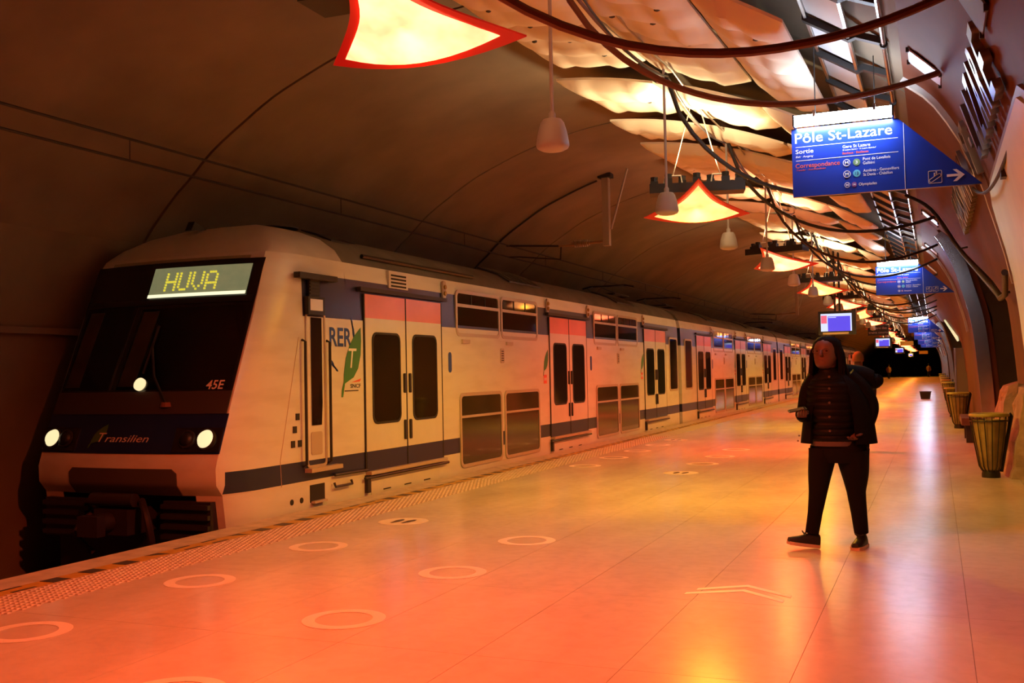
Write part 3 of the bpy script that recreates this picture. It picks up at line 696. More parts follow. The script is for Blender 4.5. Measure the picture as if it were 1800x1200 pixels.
# ------------------------------------------------------------------ the double-deck train
XC, YN, HW = -8.44, 8.86, 1.39
SECT = [(-.78, HW-.12), (-.35, HW-.03), (-.1, HW), (2.3, HW), (2.85, HW-.02), (3.06, HW-.06), (3.22, HW-.17), (3.38, HW-.40), (3.50, HW-.72), (3.58, HW-1.05), (3.62, .0)]
SIDE = [p for p in SECT if p[0] <= 3.07]; ROOF = [p for p in SECT if p[0] >= 3.05]
M_CAR, M_CABP = car_mat('coach_paint', -99), car_mat('cab_paint', 1.60, .20)
def body_mesh(y0, y1):
    sec = [(-w_, z) for z, w_ in SIDE]+[(w_, z) for z, w_ in SIDE[::-1]]
    return MB().prism([(x, y0, z) for x, z in sec], (0, y1-y0, 0)).mesh('body', M_CAR)
def roof_mesh(y0, y1):
    sec = [(w_, z) for z, w_ in ROOF]+[(-w_, z) for z, w_ in ROOF[-2::-1]]
    return MB().prism([(x, y0, z+.002) for x, z in sec], (0, y1-y0, 0)).mesh('roof', M_ROOF, smooth=True)
def yz(pts, x): return [(x, a, b) for a, b in pts]
# door leaf: 1.13 wide, origin at its near lower corner on the car side plane
def leaf_mesh():
    m_ = MB(); x0, x1, wd = -.02, .016, 1.13
    for za, zb, mi in ((.30, .56, 2), (.56, 2.35, 0), (2.35, 2.67, 1)): m_.box((x0, .006, za), (x1, wd-.006, zb), mi)
    return m_.mesh('door_leaf', [M_DOORW, M_PINK, M_NAVY])
LEAF = leaf_mesh()
LPANE = MB().prism(yz(rrect(.565, 1.54, .37, .60, .10), .014), (.008, 0, 0)).mesh('pane', M_GLASS)
LRIM = MB().ring(yz(rrect(.565, 1.54, .395, .625, .115), .012), yz(rrect(.565, 1.54, .365, .595, .10), .012), (.014, 0, 0)).mesh('pane_seal', M_RUBBER)
LGAP = MB().box((-.02, -.012, .30), (.020, .012, 2.67)).mesh('door_seal', M_RUBBER)
HND = MB().prism(yz(rrect(0, 0, .022, .14, .02, 3), 0), (.03, 0, 0)).mesh('handle', M_DARK)
DHEAD = MB().box((0, -1.3, 2.70), (.06, 1.3, 2.755)).mesh('door_header', M_DARK)
SILL = MB().box((-.01, -1.15, .255), (.09, 1.15, .30)).mesh('door_sill', M_FRAME)
STEP = MB().tube([(.05, -1.25, .22), (.05, 1.25, .22)], .022, 6).box((.0, -1.18, .02), (.05, -1.10, .25)).mesh('step_rail', M_DARK)
SKIRT = MB().prism(yz([(-1.02, .16), (1.0, .16), (1.0, -.06), (-1.02, -.06)], .0), (.012, 0, 0)).mesh('skirt_panel', M_DOORW)
SLOT = MB().box((.010, -.1, .012), (.017, .1, .028)).mesh('skirt_slot', M_RUBBER)
def wframe_mesh(wd, h, t=.055): return MB().ring(yz(rrect(0, 0, wd/2, h/2, .11), 0), yz(rrect(0, 0, wd/2-t, h/2-t, .07), 0), (.022, 0, 0)).mesh('window', M_FRAME)
WU, WL, WT = (1.78, .75), (1.72, 1.20), (1.0, 1.55)
UF, LF, TF = wframe_mesh(*WU), wframe_mesh(*WL), wframe_mesh(*WT)
def pane(wd, z0, z1, m): return MB().box((0, -wd/2+.05, z0), (.010, wd/2-.05, z1)).mesh('pane', m)
UP1 = pane(1.78, -.33, .10, M_GLASS); LP1 = pane(1.72, -.55, .20, M_GLASSB); LP2 = pane(1.72, .23, .55, M_GLASSB); TP1 = pane(1.0, -.73, .73, M_GLASS)
VENT = MB().box((0, -.265, .15), (.008, .265, .33)).mesh('vent_pane', M_GLASS)
UBAR = MB().box((0, -.84, .10), (.026, .84, .15)).mesh('window_bar', M_FRAME); LBAR = MB().box((0, -.82, .195), (.026, .82, .235)).mesh('window_bar', M_FRAME)
VBAR = MB().box((0, -.014, .14), (.016, .014, .34)).mesh('vent_bar', M_RUBBER)
GRL = MB().prism(yz(rrect(0, 0, .08, .13, .03), 0), (.012, 0, 0)).mesh('side_grille', M_FRAME); GSL = MB().box((.01, -.05, -.008), (.015, .05, .008)).mesh('grille_slot', M_RUBBER)
OVAL = MB().prism(yz(rrect(0, 0, .055, .16, .05), 0), (.006, 0, 0)).mesh('badge', M_LBLUE)
CLIPB = MB().box((0, -.14, -.03), (.03, .14, .03)).mesh('side_bracket', M_FRAME)
BRK = MB().prism(yz(rrect(0, 0, .05, .15, .045), 0), (.03, 0, 0)).mesh('lamp_bracket', M_FRAME)
AMB = MB().tube([(.03, 0, 0), (.055, 0, 0)], .035, 10).mesh('side_lamp', mat('amber_lamp', (.35, .2, .03), .3))
LEAFB = [(0, 0), (.05, .10), (.055, .2), (.11, .42), (.20, .58), (.33, .72), (.50, .84), (.51, .66), (.49, .46), (.42, .28), (.30, .16), (.16, .11), (.08, .08), (.03, -.1), (-.01, -.1)]
def leaf_badge(sc): return MB().prism([(0, a*sc, b*sc) for a, b in LEAFB], (.002, 0, 0)).mesh('leaf_logo', M_GRN)
LB_S = leaf_badge(.55)
def add_door(car, yc):
    for s_, y in ((0, yc-1.14), (1, yc+.01)):
        l = link('door_leaf', LEAF, car, (HW, y, 0)); link('pane', LPANE, l); link('pane_seal', LRIM, l)
        hy = 1.06 if s_ == 0 else .07
        for z in (1.46, .80): link('handle', HND, l, (.016, hy, z))
    link('door_seal', LGAP, car, (HW, yc, 0)); 
    for d_ in (-1.155, 1.155): link('door_seal', LGAP, car, (HW-.004, yc+d_, 0))
    link('door_header', DHEAD, car, (HW-.005, yc, 0)); link('door_sill', SILL, car, (HW, yc, 0)); link('step_rail', STEP, car, (HW, yc, 0))
    sk = link('skirt_panel', SKIRT, car, (HW-.004, yc, 0))
    for d_ in (-.6, 0, .6): link('skirt_slot', SLOT, sk, (0, d_, 0))
def add_upper(car, yc):
    f = link('window', UF, car, (HW-.012, yc, 2.555)); link('pane', UP1, f); link('window_bar', UBAR, f)
    for d_ in (-.56, 0, .56): link('vent_pane', VENT, f, (0, d_, 0))
    for d_ in (-.28, .28): link('vent_bar', VBAR, f, (0, d_, 0))
    link('side_bracket', CLIPB, car, (HW, yc-.55, 2.10))
def add_lower(car, yc):
    f = link('window', LF, car, (HW-.002, yc, .67)); link('pane', LP1, f); link('pane', LP2, f); link('window_bar', LBAR, f)
def add_tall(car, yc):
    f = link('window', TF, car, (HW-.006, yc, 1.75)); link('pane', TP1, f)
def add_pair(car, y):                    # y: middle of the bay between two doors
    for d_ in (-.92, .92): add_upper(car, y+d_); add_lower(car, y+d_+.05)
    g = link('side_grille', GRL, car, (HW, y+.05, 1.88))
    for k in range(5): link('grille_slot', GSL, g, (0, 0, -.08+.04*k))
    b = link('badge', OVAL, car, (HW+.001, y-2.05, 1.76))
    k_ = link('leaf_logo', LB_S, car, (HW+.002, y+2.08, 1.56))
    MB().box((0, 0, 0), (.003, .17, .17)).build('red_logo', M_PRED, car, loc=(HW, y+2.1, 1.36)); lettering('SNCF', .14, .05, M_WHITE, car, (HW+.003, y+2.115, 1.42), (0, 1, 0), (0, 0, 1), .02)
    for d_ in (-2.22, 2.38):
        br = link('lamp_bracket', BRK, car, (HW-.015, y+d_, 2.88)); link('side_lamp', AMB, br, (0, 0, .05)); link('side_lamp', AMB, br, (0, 0, -.05))
def roof_kit(car, ys):
    for y in ys:
        g = MB().loft([[(x, y+a, z) for a in (0, 1.6)] + [(x, y+a, z+.03) for a in (1.6, 0)] for x, z in ((.55, 3.55), (.95, 3.41), (1.2, 3.25))]).build('roof_grille', M_DARK, car)
        for k in range(6): MB().tube([(.57, y+.15+.26*k, 3.585), (.96, y+.15+.26*k, 3.445), (1.19, y+.15+.26*k, 3.30)], .012, 4).build('grille_bar', M_ROOF, g)
def pantograph(car, y):
    p = MB(); p.tube([(-.5, y, 3.66), (.5, y, 3.66)], .03, 6); p.tube([(-.5, y+1.4, 3.66), (.5, y+1.4, 3.66)], .03, 6)
    for sx in (-.5, .5): p.tube([(sx, y, 3.66), (sx, y+1.4, 3.66)], .03, 6); p.tube([(sx*.8, y+1.3, 3.68), (sx*.4, y-.1, 3.82), (sx*.9, y+1.1, 3.95)], .02, 6)
    p.tube([(-.75, y+1.1, 3.92), (-.5, y+1.1, 3.97), (.5, y+1.1, 3.97), (.75, y+1.1, 3.92)], .025, 6); p.build('pantograph', M_DARK, car)
def gangway(car, y):
    sec = [(-w_-.0, z) for z, w_ in SECT]+[(w_, z) for z, w_ in SECT[-2::-1]]
    MB().prism([(x*.94, y, z*.985) for x, z in sec], (0, .36, 0)).build('gangway_bellows', M_RUBBER, car)
def bogies(car, L):
    for yc in (3.2, L-3.2):
        b = MB()
        for d_ in (-1.1, 1.1):
            for sx in (-.72, .72): b.tube([(sx-.07, yc+d_, -.60), (sx+.07, yc+d_, -.60)], .375, 18)
        b.box((-1.0, yc-1.5, -.62), (1.0, yc+1.5, -.45)); b.build('bogie', M_DARK, car)
# middle cars
L2 = 20.55; BODY2, ROOF2 = body_mesh(.18, L2-.18), roof_mesh(.18, L2-.18)
mid = thing('train_car', 'second double-deck train car behind the cab car with open gangway', 'train', (XC, 30.13, 0), group='coupled cars of the double-deck train')
link('body', BODY2, mid); link('roof', ROOF2, mid); gangway(mid, -.18); bogies(mid, L2)
for yc in (3.45, 10.28, 17.1): add_door(mid, yc)
for y in (6.87, 13.69): add_pair(mid, y)
for y in (1.15, L2-1.15): add_tall(mid, y)
roof_kit(mid, (5.0, 13.0)); pantograph(mid, 2.0)
for k in range(3):
    c = dup(mid, None, (XC, 30.13+L2*(k+1), 0)); c['label'] = '%s car of the double-deck train counted from the cab' % ['third', 'fourth', 'fifth'][k]
# cab car
cab = thing('train_car', 'front cab car of the double-deck train with black windscreen and lit destination display', 'train', (XC, YN, 0), group='coupled cars of the double-deck train')
LC = 21.25; CY = 2.6
link('body', body_mesh(CY, LC-.18), cab); link('roof', roof_mesh(CY, LC-.18), cab); bogies(cab, LC)
cab.children[0].data.materials[0] = M_CABP
YF = [(-.35, .55), (-.1, .40), (.1, .26), (.30, .10), (.42, .0), (.60, -.01), (.75, .04), (1.0, .14), (1.23, .235), (1.42, .315), (2.0, .555), (2.57, .79), (2.94, .94), (3.06, 1.02), (3.22, 1.24), (3.38, 1.52), (3.50, 1.84), (3.58, 2.2), (3.62, 2.55)]
def interp(tab, t):
    if t <= tab[0][0]: return tab[0][1]
    for (a, b), (c, d) in zip(tab, tab[1:]):
        if t <= c: return b+(d-b)*(t-a)/(c-a)
    return tab[-1][1]
def secw(z): return max(.02, interp(SECT, z))
BOW = .13
def fy(x, z): return interp(YF, z)+BOW*min(1., abs(x)/HW)**2          # front surface
def cab_row(z):
    wz = secw(z); wf_ = wz-.07 if z < 3.07 else wz*.96; y0 = interp(YF, z); out = []
    pts = []
    ch_ = .40 if z < 3.07 else .25
    for k in range(4): pts.append((wz, CY-(CY-(y0+BOW+ch_))*k/4))
    a, b, c = Vector((wz, y0+BOW+ch_)), Vector((wf_+.015, y0+BOW+.09)), Vector((wf_-.05, fy(wf_-.05, z)))
    for k in range(6): t = k/6; pts.append(tuple(a*(1-t)**2+b*2*t*(1-t)+c*t*t))
    for k in range(9): x = (wf_-.05)*(1-k/8); pts.append((x, fy(x, z)))
    full_ = [(x, y, z) for x, y in pts]+[(-x, y, z) for x, y in pts[-2::-1]]
    return [(x, min(y, CY), z) for x, y, z in full_]
zs = [-.35, -.2, -.1, .0, .1, .2, .30, .36, .42, .5, .60, .68, .75, .88, 1.0, 1.12, 1.23, 1.42, 1.6, 1.8, 2.0, 2.3, 2.57, 2.75, 2.94, 3.06]
M_NOSEW = M_CABP
rows_ = [cab_row(z) for z in zs]
MB().grid([r for r in rows_ if r[0][2] >= .30]).build('cab_shell', M_NOSEW, cab, smooth=True)
MB().grid([cab_row(z) for z in (3.06, 3.12, 3.22, 3.30, 3.38, 3.44, 3.50, 3.54, 3.58, 3.60, 3.62)]).build('cab_roof', [mat('cab_white', (.70, .66, .60), .35, var=.1, scale=2), M_ROOF], cab, smooth=True)
for p_ in cab.children[-1].data.polygons: p_.material_index = 1 if p_.center.y > 1.72 else 0
for sx in (-1, 1):      # lower side skirts and corner valances of the cab
    v = []
    for z in (-.12, .1, .2, .30): r_ = [p for p in cab_row(max(z, .30)) if p[0]*sx > .80]; v.append([(x, y+(.30-z)*.15*(1 if y < 1 else 0), z) for x, y, z_ in r_])
    MB().grid(v).build('corner_valance', M_NOSEW, cab, smooth=True)
MB().box((-1.2, .35, -.75), (1.2, CY, .31)).build('underframe', M_BLACK, cab)
def fpatch(name, poly_fn, z0, z1, m, off, nz=14, nx=18, parent=None, th=.012):
    fr_, bk = [], []
    for j in range(nz+1):
        z = z0+(z1-z0)*j/nz; xa, xb = poly_fn(z)
        fr_.append([(xa+(xb-xa)*i/nx, fy(xa+(xb-xa)*i/nx, z)-off-th, z) for i in range(nx+1)]); bk.append([(xa+(xb-xa)*i/nx, fy(xa+(xb-xa)*i/nx, z)-off, z) for i in range(nx+1)])
    g = MB(); g.grid(fr_); g.grid(bk); g.grid([fr_[0], bk[0]]); g.grid([fr_[-1], bk[-1]]); g.grid([[r_[0] for r_ in fr_], [r_[0] for r_ in bk]]); g.grid([[r_[-1] for r_ in fr_], [r_[-1] for r_ in bk]])
    return g.build(name, m, parent or cab, smooth=True)
mask = fpatch('windscreen_mask', lambda z: (-1.25, 1.25), 1.20, 2.98, M_MASK, .0)
fpatch('windscreen_left', lambda z: (-1.22, -.36-(2.44-z)*.06), 1.47, 2.46, M_SCREEN, .022, parent=mask, th=.006)
fpatch('windscreen_right', lambda z: (-.28-(2.44-z)*.06, 1.22), 1.47, 2.42, M_SCREEN, .022, parent=mask, th=.006)
M_BLIND = mat('cab_blind', (.50, .40, .31), .7, var=.15, scale=5)
fpatch('side_blind', lambda z: (-1.19+(z-1.5)*.07, -.94+(z-1.5)*.06), 1.50, 2.40, M_BLIND, .013, nz=8, nx=4, parent=mask, th=.004)
fpatch('centre_blind', lambda z: (-.30+(z-1.5)*.09, -.06+(z-1.5)*.08), 1.50, 2.38, M_BLIND, .013, nz=8, nx=4, parent=mask, th=.004)
dsp = mat('display_glass', (.25, .26, .2), .35, var=.3, scale=6, emit=(.42, .46, .22), estr=.35)
dp = fpatch('destination_display', lambda z: (-.23, 1.12), 2.55, 2.91, dsp, .014)
fpatch('display_light', lambda z: (-.23, 1.12), 2.545, 2.585, mat('display_tube', (.9, .9, .8), .4, emit=(.95, .95, .62), estr=1.1), .027, nz=2, parent=dp, th=.006)
DOT = MB().box((-.014, -.003, -.012), (.014, .003, .012)).mesh('led_dot', M_LED)
GLY = {'A': ['01110', '10001', '10001', '10001', '11111', '10001', '10001'], 'H': ['10001', '10001', '10001', '11111', '10001', '10001', '10001'], 'U': ['10001', '10001', '10001', '10001', '10001', '10001', '01110'], 'V': ['10001', '10001', '10001', '10001', '10001', '01010', '00100']}
led = MB()
for c_i, c in enumerate('HUVA'):
    for r_i, row_ in enumerate(GLY[c]):
        for d_i, b_ in enumerate(row_):
            if b_ == '1':
                x = .0+.19*c_i+.033*d_i; z = 2.83-.033*r_i; yq = fy(x, z)-.030; led.box((x-.013, yq-.003, z-.012), (x+.013, yq+.003, z+.012))
lo_ = led.build('led_text', M_LED, dp); lo_['kind'] = 'stuff'
fpatch('visor_strip', lambda z: (-1.0, 1.05), 2.985, 3.02, mat('visor_glass', (.3, .3, .22), .3), .0, nz=2)
fpatch('transom', lambda z: (-1.22, 1.22), 2.46, 2.53, M_BLACK, .012, nz=2, parent=mask)
fpatch('dash_panel', lambda z: (-1.26, 1.26), 1.19, 1.44, mat('dash_brown', (.05, .035, .028), .5), .012, nz=4)
fpatch('blue_panel', lambda z: (-1.28, 1.28), .76, 1.19, M_BPAN, .0, nz=6)
FA = Vector((0, .379, .925))
for sx in (-1, 1):
    pod = fpatch('light_pod', lambda z: sorted((sx*.70, sx*1.27)), .78, 1.04, M_MASK, .013, nz=4)
    for x, r_, m, nm in ((1.10, .105, M_HEADL, 'headlight'), (.87, .085, M_BLACK, 'tail_light')):
        c = Vector((sx*x, fy(x, .91)-.012, .91))
        h_ = MB().lathe([(r_, .0), (r_, .03), (r_*.8, .06), (r_*.4, .075), (.005, .08)], 24).build(nm, m, cab, smooth=True); axes(h_, c, (1, 0, 0), FA)
        h2 = MB().lathe([(r_+.018, .0), (r_+.018, .035), (r_, .04)], 24, cap=False).build('light_bezel', M_DARK, h_, smooth=True)
h_ = MB().lathe([(.075, 0), (.075, .03), (.05, .05), (.005, .058)], 20).build('marker_light', M_HEADL, cab, smooth=True); axes(h_, (.04, fy(.04, 1.52)-.02, 1.52), (1, 0, 0), FA)
MB().tube([(.48, fy(.48, 1.3)-.04, 1.30), (.22, fy(.22, 1.62)-.05, 1.62), (.08, fy(.08, 1.95)-.05, 1.95)], .016, 6).tube([(.06, fy(.06, 1.65)-.055, 1.65), (.10, fy(.10, 2.2)-.055, 2.2)], .014, 6).build('wiper', M_BLACK, cab)
MB().lathe([(.07, 0), (.05, .05)], 12, (.48, fy(.48, 1.3)-.03, 1.27)).build('wiper_hub', mat('rust', (.2, .06, .03), .7), cab)
lettering('45E', .22, .105, mat('print_cream', (.75, .6, .5), .5), cab, (.95, fy(.95, 1.46)-.052, 1.46), (1, .17, 0), FA, .012, .15)
lettering('ransilien', .62, .085, mat('print_cream', (.75, .6, .5), .5), cab, (-.25, fy(.0, .9)-.022, .885), (1, 0, 0), FA, 0, .25)
lettering('T', .11, .11, mat('print_cream', (.75, .6, .5), .5), cab, (-.36, fy(-.3, .9)-.026, .885), (1, 0, 0), FA, 0, .25)
lf = MB().prism([(a*.42, b*.30, 0) for a, b in LEAFB], (0, 0, .002)).build('leaf_logo', mat('leaf_dark', (.06, .16, .02), .5), cab); axes(lf, (-.48, fy(-.4, .85)-.022, .845), (1, 0, 0), FA)
# bumper recess, coupler and buffers
fpatch('bumper_recess_shade', lambda z: (-.66-.06*min(1, (.60-z)/.05), .74+.06*min(1, (.60-z)/.05)), .305, .60, mat('recess_shade', (.09, .075, .065), .6), .0, nz=12)  # dark patch on the shell; shade of the inset centre is put into its colour
cp = MB().box((-.22, -.12, -.12), (.25, .5, .16)).tube([(-.3, -.05, .26), (.3, -.05, .26)], .075, 12).tube([(-.02, -.35, .02), (-.02, .3, .02)], [.10, .13], 14)
cp.box((-.16, -.42, -.10), (.12, -.30, .12)).tube(smooth_path([(.35, .0, .25), (.55, -.15, .1), (.58, -.1, -.25), (.4, 0, -.45)], 4), .04, 8).tube(smooth_path([(-.35, .1, .15), (-.5, -.1, -.1), (-.35, 0, -.35)], 4), .035, 8)
cp.build('coupler', mat('coupler_steel', (.06, .045, .04), .5, .5), cab, smooth=True)
for sx in (-1, 1):
    b_ = MB().box((sx*.86-.32, .12, -.20), (sx*.86+.32, .6, .24)).build('anti_climber', M_DARK, cab)
    for k in range(4): MB().box((sx*.86-.32, .07, -.17+.11*k), (sx*.86+.32, .13, -.12+.11*k)).build('anti_climber_rib', M_DARK, b_)
MB().prism([(-.33, 1.55, 3.46), (-.33, 1.85, 3.50), (-.33, 1.62, 3.58)], (.10, 0, 0)).build('roof_horn', M_BLACK, cab)
# cab side: narrow door, window slit, mirror, grab rails, logos
cs = HW+.001
MB().ring(yz(rrect(1.86, 1.42, .22, .95, .06), cs), yz(rrect(1.86, 1.42, .19, .92, .04), cs), (.012, 0, 0)).build('cab_door_frame', M_FRAME, cab)
MB().prism(yz([(1.76, .98), (1.97, .98), (1.99, 1.25), (1.99, 2.30), (1.76, 2.30)], cs), (.010, 0, 0)).build('cab_door_window', M_GLASS, cab)
MB().prism(yz(rrect(1.86, .76, .12, .14, .03), cs), (.008, 0, 0)).build('cab_door_recess', M_FRAME, cab)
for y in (1.57, 2.11): MB().tube([(cs, y, 2.02), (cs+.05, y, 2.0), (cs+.05, y, .52), (cs, y, .50)], .018, 8).build('grab_rail', M_DARK, cab, smooth=True)
MB().box((cs, 1.60, .42), (cs+.10, 2.30, .47)).build('cab_step', M_FRAME, cab)
mr_ = MB().box((cs, 1.62, 2.33), (cs+.07, 1.98, 2.55)).build('mirror', M_BLACK, cab); MB().box((cs+.07, 1.66, 2.38), (cs+.073, 1.93, 2.52)).build('mirror_glass', M_TRAY, mr_)
vg = MB().box((cs, 1.70, 2.56), (cs+.03, 1.93, 2.78)).build('side_vent', M_BLACK, cab)
for k in range(5): MB().box((cs+.03, 1.71, 2.58+.04*k), (cs+.04, 1.92, 2.60+.04*k)).build('vent_slat', M_DARK, vg)
MB().box((cs, 1.42, 2.76), (cs+.09, 2.25, 2.83)).build('rain_strip', M_DARK, cab)
vg = MB().box((cs-.04, 3.72, 2.80), (cs+.004, 4.28, 3.04)).build('side_vent', M_DOORW, cab)
for k in range(4): MB().box((cs+.002, 3.78, 2.82+.05*k), (cs+.008, 4.22, 2.845+.05*k)).build('vent_slat', M_RUBBER, vg)
lettering('RER', .53, .235, M_LBLUE, cab, (cs+.001, 2.18, 1.96), (0, 1, 0), (0, 0, 1), .02)
def arc(cy, cz, r, a0, a1, t, nm='logo_arc'):
    o_ = [(cs, cy+r*math.cos(R(a0+(a1-a0)*k/12)), cz+r*math.sin(R(a0+(a1-a0)*k/12))) for k in range(13)]; i_ = [(cs, cy+(r-t*math.sin(PI*min(1, k/10)+.35))*math.cos(R(a0+(a1-a0)*k/12)), cz+(r-t*math.sin(PI*min(1, k/10)+.35))*math.sin(R(a0+(a1-a0)*k/12))) for k in range(13)]
    MB().prism(o_+i_[::-1], (.002, 0, 0)).build(nm, M_LBLUE, cab)
arc(2.40, 2.06, .39, -4, 42, .05); arc(2.46, 2.06, .42, 222, 258, .055)
lbm = link('leaf_logo', leaf_badge(.97), cab, (cs+.002, 2.45, 1.40)); lettering('T', .20, .26, M_WHITE, cab, (cs+.005, 2.62, 1.68), (0, 1, 0), (0, 0, 1), .0, .2)
lettering('SNCF', .26, .05, M_DARK, cab, (cs+.001, 2.66, 1.42), (0, 1, 0), (0, 0, 1), .02); MB().prism(yz([(2.68, 1.49), (2.93, 1.54), (2.90, 1.50)], cs), (.002, 0, 0)).build('red_swoosh', M_PRED, cab); MB().box((cs, 2.52, 1.375), (cs+.002, 2.86, 1.39)).build('logo_rule', M_DARK, cab)
for z, y in ((1.10, 1.42), (.95, 1.36), (.78, 1.32), (.78, 1.46)): MB().box((HW-.03, y, z-.04), (HW+.012, y+.07, z+.04)).build('side_socket', M_DARK, cab)
MB().box((HW-.05, 1.70, .05), (HW+.006, 2.02, .26)).build('step_box', M_BLACK, cab); MB().box((HW, 1.72, .04), (HW+.06, 2.0, .065)).build('step_plate', M_FRAME, cab)
for y in (1.32, 1.52): MB().tube([(HW-.02, y, .10), (HW+.006, y, .10)], .035, 12).build('side_hole', M_BLACK, cab)
MB().tube([(HW+.04, 2.2, .335), (HW+.04, 3.0, .325)], .018, 6).tube([(HW+.03, 2.2, .24), (HW+.05, 2.2, .19), (HW+.05, 2.6, .19), (HW+.03, 2.6, .24)], .016, 6).build('step_rail', M_DARK, cab)
for p0, p1, p2 in (((HW+.002, 1.50, 2.05), (HW+.002, 1.10, .60), (HW+.002, 1.12, .30)),): MB().tube([p0, p1, p2], .005, 4).build('panel_joint', M_FRAME, cab)
rg = []
for t_ in (0, 1): rg.append(t_)
rf = MB().tube([(HW-.12, 3.2+k*.3, 3.20) for k in range(13)], .03, 6).build('roof_gutter', M_BLACK, cab)
for y0_, y1_, x0_, x1_ in ((2.9, 3.5, .55, .95), ): MB().loft([[(x, y0_, z), (x, y1_, z), (x, y1_, z+.02), (x, y0_, z+.02)] for x, z in ((.50, 3.565), (.75, 3.49), (.98, 3.39))]).build('roof_hatch', M_BLACK, cab)
MB().lathe([(.3, 3.615), (.3, 3.63)], 24, (.1, 2.9, 0)).build('roof_disc', M_DARK, cab)
for yc in (4.17, 11.27, 18.37): add_door(cab, yc)
for y in (7.68, 14.80): add_pair(cab, y)
add_tall(cab, 20.45); roof_kit(cab, (8.6, 15.5)); pantograph(cab, 17.6)

# ------------------------------------------------------------------ litter bins, rocks, bench, crate
M_RIMB = mat('bin_olive', (.42, .34, .06), .4); M_BAG = mat('bin_bag', (.36, .25, .08), .45, var=.3, scale=6)
M_BAR = mat('bin_bar', (.02, .018, .016), .45)
BAGM = MB().lathe([(.10, .10), (.13, .13), (.19, .5), (.225, .80), (.21, .80), (.17, .5), (.12, .15)], 20, cap=False).mesh('bin_bag', M_BAG, smooth=True)
def tor(r, z, t, n=28): 
    return [[((r+t*math.cos(2*PI*j/8))*math.cos(2*PI*k/n), (r+t*math.cos(2*PI*j/8))*math.sin(2*PI*k/n), z+t*.7*math.sin(2*PI*j/8)) for j in range(8)] for k in range(n+1)]
RIMB = MB().loft(tor(.225, .86, .04), cap=False).mesh('bin_rim', M_RIMB, smooth=True)
RIMB2 = MB().loft(tor(.245, .78, .012), cap=False).mesh('hoop', M_BAR, smooth=True)
BASEB = MB().lathe([(.12, 0), (.12, .05), (.10, .12), (.13, .13)], 16).mesh('bin_base', M_BAR, smooth=True)
SPINE = MB().tube([(.13, 0, .08), (.17, .0, .3), (.26, 0, .75), (.28, 0, .84), (.25, 0, .88)], .025, 8).mesh('bin_spine', M_BAR, smooth=True)
for k, (x, y) in enumerate(((.66, 15.65), (.66, 27.6), (.63, 33.6), (.63, 45.), (.62, 53.), (.62, 63.), (.62, 75.), (.62, 90.))):
    o = thing('litter_bin', '%s olive rimmed litter bin with black bars and amber bag by the wall' % ORD[k], 'litter bin', (x-.17 if k else x, y, 0), group='litter bins along the wall')
    link('bin_bag', BAGM, o); link('bin_rim', RIMB, o); link('hoop', RIMB2, o); link('bin_base', BASEB, o); link('bin_spine', SPINE, o)
    for j in range(16):
        a = 2*PI*j/16+.1; c_, s_ = math.cos(a), math.sin(a)
        if k < 4: MB().tube([(.11*c_, .11*s_, .09), (.15*c_, .15*s_, .16), (.205*c_, .205*s_, .5), (.248*c_, .248*s_, .78), (.25*c_, .25*s_, .84)], .007, 5).build('bar', M_BAR, o)
M_ROCK = mat('rough_concrete', (.40, .27, .19), .8, var=.35, scale=5, bump=.6)
def rock(x, y, sx, sy, h, seed, label):
    rnd = random.Random(seed); rows_ = []
    out = [(-.5, -.5), (-.15, -.56), (.2, -.5), (.5, -.45), (.55, 0), (.5, .5), (.1, .55), (-.3, .5), (-.55, .35), (-.56, -.1)]
    for j in range(9):
        t = j/8; sc = 1-.34*t**1.5; row_ = []
        for a, b in out: q = rnd.uniform(-.035, .035)*(1 if j else .2); row_.append((a*sx*sc+q+.12*t*sx, b*sy*sc+q, h*t*(1+(.10*a if j == 8 else 0))))
        rows_.append(row_)
    o = tag(MB().loft(rows_).build('concrete_boulder', M_ROCK, loc=(x, y, 0)), label, 'boulder', 'rough concrete blocks at the wall foot')
    sb = o.modifiers.new('s', 'SUBSURF'); sb.subdivision_type = 'SIMPLE'; sb.levels = sb.render_levels = 1
    return o
rock(1.30, 16.1, .80, 1.35, 1.30, 3, 'big rough concrete boulder beside the nearest litter bin')
rock(1.18, 18.4, .70, 1.4, 1.28, 8, 'tall rough concrete boulder behind the nearest litter bin')
rock(1.32, 36.6, .70, 1.8, 1.25, 5, 'rough concrete boulder beyond the brown pillar')
rock(1.36, 41.0, .7, 1.8, 1.0, 6, 'smaller rough concrete boulder far along the second opening')
bn = thing('wall_bench', 'dark wooden bench end sticking out between the first two bins', 'bench', (.60, 23.2, 0))
MB().box((-.16, -1.0, .36), (.18, 1.0, .50)).build('seat_plank', mat('bench_wood', (.16, .07, .04), .5, var=.3, scale=5), bn)
for d_ in (-.7, .7): MB().box((-.08, d_-.05, 0), (.12, d_+.05, .36)).build('leg', M_DARK, bn)
cr = thing('floor_crate', 'small black tapered tub standing alone on the far floor', 'tub', (-.49, 51.7, 0))
MB().loft([[(sx*w_, sy*w_*.8, z) for sx, sy in ((-1, -1), (1, -1), (1, 1), (-1, 1))] for w_, z in ((.20, 0), (.25, .34), (.235, .34), (.19, .03))]).build('tub', M_BLACK, cr)
MB().ring([(sx*.27, sy*.22, .33) for sx, sy in ((-1, -1), (1, -1), (1, 1), (-1, 1))], [(sx*.235, sy*.188, .33) for sx, sy in ((-1, -1), (1, -1), (1, 1), (-1, 1))], (0, 0, .03)).build('lip', M_DARK, cr)

